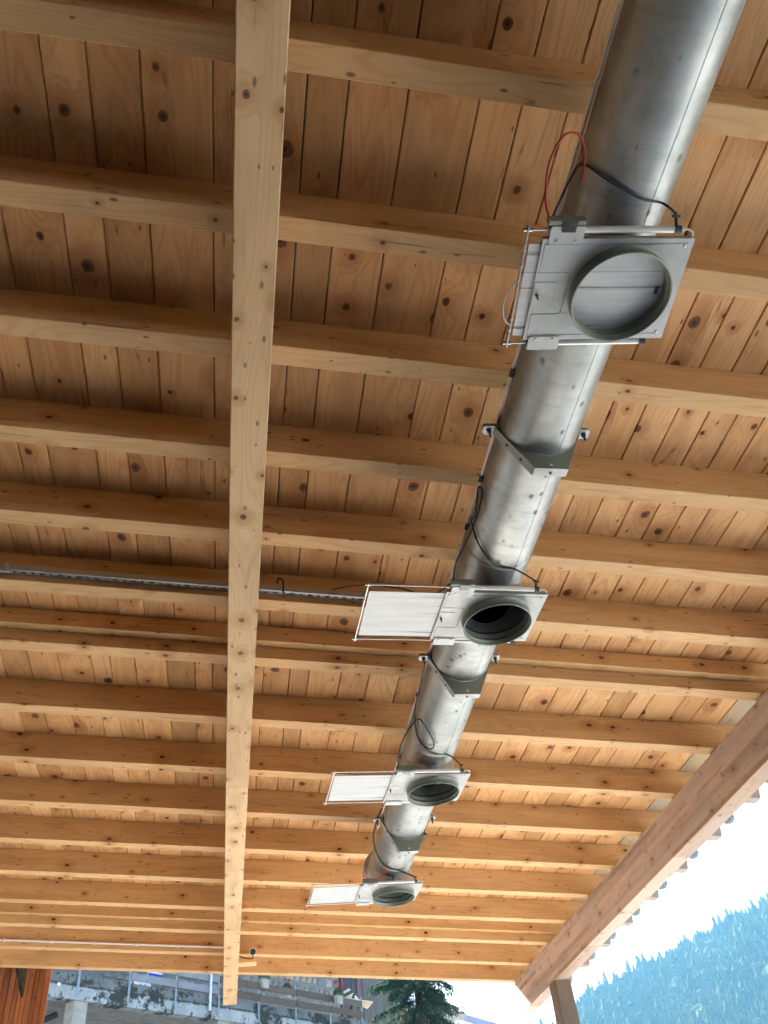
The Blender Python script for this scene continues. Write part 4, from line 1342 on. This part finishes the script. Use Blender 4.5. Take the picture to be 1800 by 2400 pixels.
# ------------------------------------------------------------------ spruce tree
tree = empty('spruce_tree', (6.75, 33.0, 0))
tag(tree, 'dark drooping spruce tree beyond the roof edge', 'tree')
m = MB()
m.tube([(0, 0, 0), (0.03, 0.02, 5), (-0.02, 0.0, 10), (0, 0, 18.5)], 0.17, 10)
tk = m.build('trunk', BARK, tree)
me = tk.data
for v in me.vertices:
    f_ = 1.35 - v.co.z / 18.5 * 1.25
    v.co.x *= f_
    v.co.y *= f_
rng = np.random.default_rng(4)
cv, cf = [], []
bv = MB()
nb = 0
for z in np.arange(4.0, 18.2, 0.062):
    lmax = 2.75 * (1 - (z / 19.2)) ** 0.75 + 0.15
    a = rng.uniform(0, 6.283)
    ln = lmax * rng.uniform(0.55, 1.08)
    ex_ = np.array([math.cos(a), math.sin(a), 0.0])
    ey_ = np.array([-math.sin(a), math.cos(a), 0.0])
    dens = 1.0 if 6.0 < z < 14.5 else 0.4
    pts = []
    for t in np.linspace(0, 1, 6):
        pts.append(tuple(ex_ * ln * t + np.array([0, 0, z + 0.10 * ln * t - 0.42 * ln * t * t + 0.10 * ln * t ** 4])))
    bv.tube(pts, 0.018, 5, False)
    nt = int(80 * dens * ln / 1.8)
    t = rng.uniform(0.10, 1.0, nt)
    c0 = ex_[None] * (ln * t)[:, None]
    c0[:, 2] += z + 0.10 * ln * t - 0.42 * ln * t * t + 0.10 * ln * t ** 4
    tl = (0.60 * (1.05 - t) + 0.18) * rng.uniform(0.5, 1.0, nt)
    dv = ex_[None] * rng.uniform(0.2, 0.8, nt)[:, None] + ey_[None] * (rng.choice([-1, 1], nt) * rng.uniform(0.3, 1.0, nt))[:, None]
    dv[:, 2] = rng.uniform(-0.95, -0.1, nt)
    dv /= np.linalg.norm(dv, axis=1)[:, None]
    nn = 14
    s_ = (np.arange(nn)[None] + rng.uniform(0, 1, (nt, nn))) / nn
    c1 = c0[:, None] + dv[:, None] * (tl[:, None] * s_)[..., None]
    c1[..., 2] -= 0.12 * s_ * s_
    ndv = dv[:, None] * rng.uniform(0.3, 1.0, (nt, nn))[..., None] + rng.normal(0, 0.5, (nt, nn, 3))
    ndv /= np.linalg.norm(ndv, axis=2)[..., None]
    w1 = np.cross(ndv, rng.normal(0, 1, (nt, nn, 3)))
    w1 /= np.linalg.norm(w1, axis=2)[..., None]
    L_ = rng.uniform(0.06, 0.12, (nt, nn))[..., None]
    W_ = rng.uniform(0.011, 0.020, (nt, nn))[..., None]
    q = np.stack([c1 - w1 * W_ * 0.6, c1 + w1 * W_ * 0.6, c1 + ndv * L_ * 0.6 + w1 * W_, c1 + ndv * L_, c1 + ndv * L_ * 0.6 - w1 * W_], 2).reshape(-1, 3)
    b = len(cv)
    cv += q.tolist()
    cf += (np.arange(len(q)).reshape(-1, 5) + b).tolist()
bv.build('limbs', BARK, tree)
me = bpy.data.meshes.new('crown')
me.from_pydata(cv, [], cf)
me.materials.append(NEEDLE)
me.update()
cr = bpy.data.objects.new('crown', me)
COL.objects.link(cr)
cr.parent = tree

# ------------------------------------------------------------------ neighbouring house, right of the spruce
nh = empty('gabled_house', (13.6, 54.5, 0))
tag(nh, 'ochre house with a blue grey roof edge sloping down right of the spruce', 'house')
TT = math.atan2(-1.963, 4.77)
Mh = Matrix.Rotation(math.atan2(-1.2, 4.6), 4, 'Z')
MB().prism([(-4.5, 0), (4.0, 0), (4.0, 11.6), (-4.0, 14.75), (-4.5, 14.55)], 0.9, 9.0, 'Y', Mh).build('wall', HOUSEW, nh)
m = MB()
m.prism([(-4.6, 15.02), (-4.6, 15.32), (5.0, 11.52), (5.0, 11.20)][::-1], 0.0, 9.6, 'Y', Mh)
fix_normals(m.build('roof', ROOFB, nh))
m = MB()
m.prism([(-4.6, 14.80), (-4.6, 15.01), (5.0, 11.19), (5.0, 10.98)][::-1], 0.15, 0.85, 'Y', Mh)
fix_normals(m.build('bargeboard', WHITE, nh))
fb = empty('window_box', (12.05, 50.6, 12.35))
tag(fb, 'box of red geraniums below the sloping roof edge of the neighbouring house', 'flower box')
m = MB().box(-0.75, 0.75, -0.15, 0.15, 0, 0.22)
m.build('trough', POTC, fb)
m = MB()
m2 = MB()
rr = random.Random(8)
for i in range(220):
    q = Vector((rr.gauss(0, 1), rr.gauss(0, 1), rr.gauss(0, 1))).normalized()
    c_ = Vector((rr.uniform(-0.8, 0.8), rr.uniform(-0.2, 0.2), 0.2 + rr.uniform(0, 0.42)))
    t1 = q.orthogonal().normalized() * 0.06
    t2 = q.cross(t1)
    (m if rr.random() < 0.45 else m2).add([c_ + t1, c_ + t2, c_ - t1, c_ - t2], [(0, 1, 2, 3)])
m.build('blossoms', PETAL, fb)
m2.build('foliage', LEAF, fb)
ap = empty('aerial_mast', (11.9, 48.6, 11.5))
tag(ap, 'thin mast with small bunting right of the spruce', 'mast')
MB().cyl((0, 0, 0), (0.08, 0, 3.6), 0.022, n=8).build('shaft', plain('pale_mast', (0.6, 0.6, 0.6), 0.5), ap)
m = MB()
m.tube([(0.04, 0, 1.75), (-0.5, 0, 1.62), (-1.1, 0, 1.72), (-1.9, 0.1, 2.05)], 0.012, 6)
ln_ = m.build('line', BLACK, ap)
for i in range(7):
    t = 0.15 + i * 0.2
    MB().prism([(-t - 0.08, 1.70), (-t + 0.06, 1.68), (-t - 0.03, 1.42)], -0.006, 0.006, 'Y').build('pennant', NAVY, ln_)

# ------------------------------------------------------------------ wooded mountain
AZ = np.array([-60, -20, 0, 12, 17, 19.5, 20.3, 21.1, 25.0, 28.9, 33.4, 42, 60, 85, 110])
EL = np.array([5.0, 6.0, 7.5, 8.6, 9.4, 10.2, 10.7, 11.2, 12.25, 13.15, 14.2, 15.8, 16.5, 14, 9])
DM = 1000.0


def mheight(az, d):
    """terrain height at azimuth (deg) and distance"""
    hr = DM * np.tan(np.radians(np.interp(az, AZ, EL))) + 1.6
    t = np.clip((d - 420) / (DM - 420), 0, 1)
    h_ = hr * (t ** 1.25)
    h_ = np.where(d > DM, hr - (d - DM) * 0.35, h_)
    h_ = h_ + 9 * np.sin(np.radians(az * 17) + d * 0.011) * t * (1 - t) * 2 + 5 * np.sin(np.radians(az * 41) - d * 0.023) * t * (1 - t) * 2
    return h_


azs = np.linspace(-60, 110, 171)
ds = np.concatenate([np.linspace(420, 1000, 36), [1040, 1100]])
AA, DD = np.meshgrid(azs, ds, indexing='ij')
HH = mheight(AA, DD)
HH[:, 0] = -0.5
vv = np.stack([DD * np.sin(np.radians(AA)), DD * np.cos(np.radians(AA)), HH], -1).reshape(-1, 3)
nd_ = len(ds)
ff = [(i * nd_ + j, i * nd_ + j + 1, (i + 1) * nd_ + j + 1, (i + 1) * nd_ + j) for i in range(len(azs) - 1) for j in range(nd_ - 1)]
me = bpy.data.meshes.new('mountain')
me.from_pydata(vv.tolist(), [], ff)
me.polygons.foreach_set('use_smooth', [True] * len(ff))
me.materials.append(GRASS)
mo = bpy.data.objects.new('mountain', me)
COL.objects.link(mo)
tag(mo, None, None, None, 'structure')
# forest: many ragged conifers and some round crowns as one mass
rf = np.random.default_rng(11)
NTREE = 15000
az = rf.uniform(15, 44, NTREE)
d_ = np.sqrt(rf.uniform(520 ** 2, 1004 ** 2, NTREE))
rz = rf.uniform(0, 6.283, NTREE)
hh = mheight(az, d_)
tall = rf.uniform(7, 17, NTREE) * np.where(rf.uniform(0, 1, NTREE) < 0.12, 1.5, 1.0)
broad = rf.uniform(0, 1, NTREE) < 0.10 + 0.30 * (np.sin(az * 1.9) * np.sin(d_ * 0.021 + az) > 0.25)
V, Fc, MI = [], [], []
base = 0
for i in range(NTREE):
    px, py, pz = d_[i] * math.sin(R(az[i])), d_[i] * math.cos(R(az[i])), hh[i]
    if broad[i]:
        H_ = tall[i] * 0.62
        levels = [(0.10, 0.22), (0.30, 0.50), (0.58, 0.56), (0.85, 0.34), (1.0, 0.02)]
        sc_ = H_
    else:
        H_ = tall[i]
        levels = [(0.04, 0.25), (0.30, 0.12), (0.31, 0.20), (0.56, 0.08), (0.57, 0.145), (0.80, 0.04), (0.81, 0.075), (1.0, 0.003)]
        sc_ = H_
    ns = 7
    jit = rf.uniform(0.62, 1.3, (len(levels), ns))
    for li, (zt, rr_) in enumerate(levels):
        for k in range(ns):
            a = rz[i] + 2 * math.pi * (k + 0.5 * (li % 2)) / ns
            r_ = rr_ * sc_ * jit[li, k]
            V.append((px + r_ * math.cos(a), py + r_ * math.sin(a), pz + zt * H_ - (0.03 * H_ if k % 2 else 0)))
    for li in range(len(levels) - 1):
        for k in range(ns):
            a0 = base + li * ns + k
            a1 = base + li * ns + (k + 1) % ns
            Fc.append((a0, a1, a1 + ns, a0 + ns))
            MI.append(1 if broad[i] else 0)
    base += len(levels) * ns
me = bpy.data.meshes.new('forest')
me.from_pydata(V, [], Fc)
me.materials.append(FOREST)
me.materials.append(leaf_mat('broadleaf_green', ((0.06, 0.09, 0.03), (0.11, 0.14, 0.05), (0.13, 0.15, 0.06)), 0.03, 0.15))
me.polygons.foreach_set('material_index', MI)
me.update()
fo = bpy.data.objects.new('forest', me)
COL.objects.link(fo)
tag(fo, 'dense forest of spruces and broadleaf trees covering the mountain', 'forest', None, 'stuff')

# ------------------------------------------------------------------ haze in the valley air
m = MB().box(-1500, 1500, -1500, 1500, -1.5, 420)
hz = m.build('haze', GRASS)
hm = bpy.data.materials.new('valley_haze')
hm.use_nodes = True
nt = hm.node_tree
for n_ in list(nt.nodes):
    if n_.type == 'BSDF_PRINCIPLED':
        nt.nodes.remove(n_)
pv = nt.nodes.new('ShaderNodeVolumePrincipled')
pv.inputs['Color'].default_value = (0.13, 0.33, 0.50, 1)
pv.inputs['Density'].default_value = 0.0007
pv.inputs['Anisotropy'].default_value = 0.0
nt.links.new(pv.outputs[0], next(n_ for n_ in nt.nodes if n_.type == 'OUTPUT_MATERIAL').inputs['Volume'])
hm.cycles.homogeneous_volume = True
pv.inputs['Density Attribute'].default_value = ''
hz.data.materials.clear()
hz.data.materials.append(hm)
tag(hz, None, None, None, 'stuff')
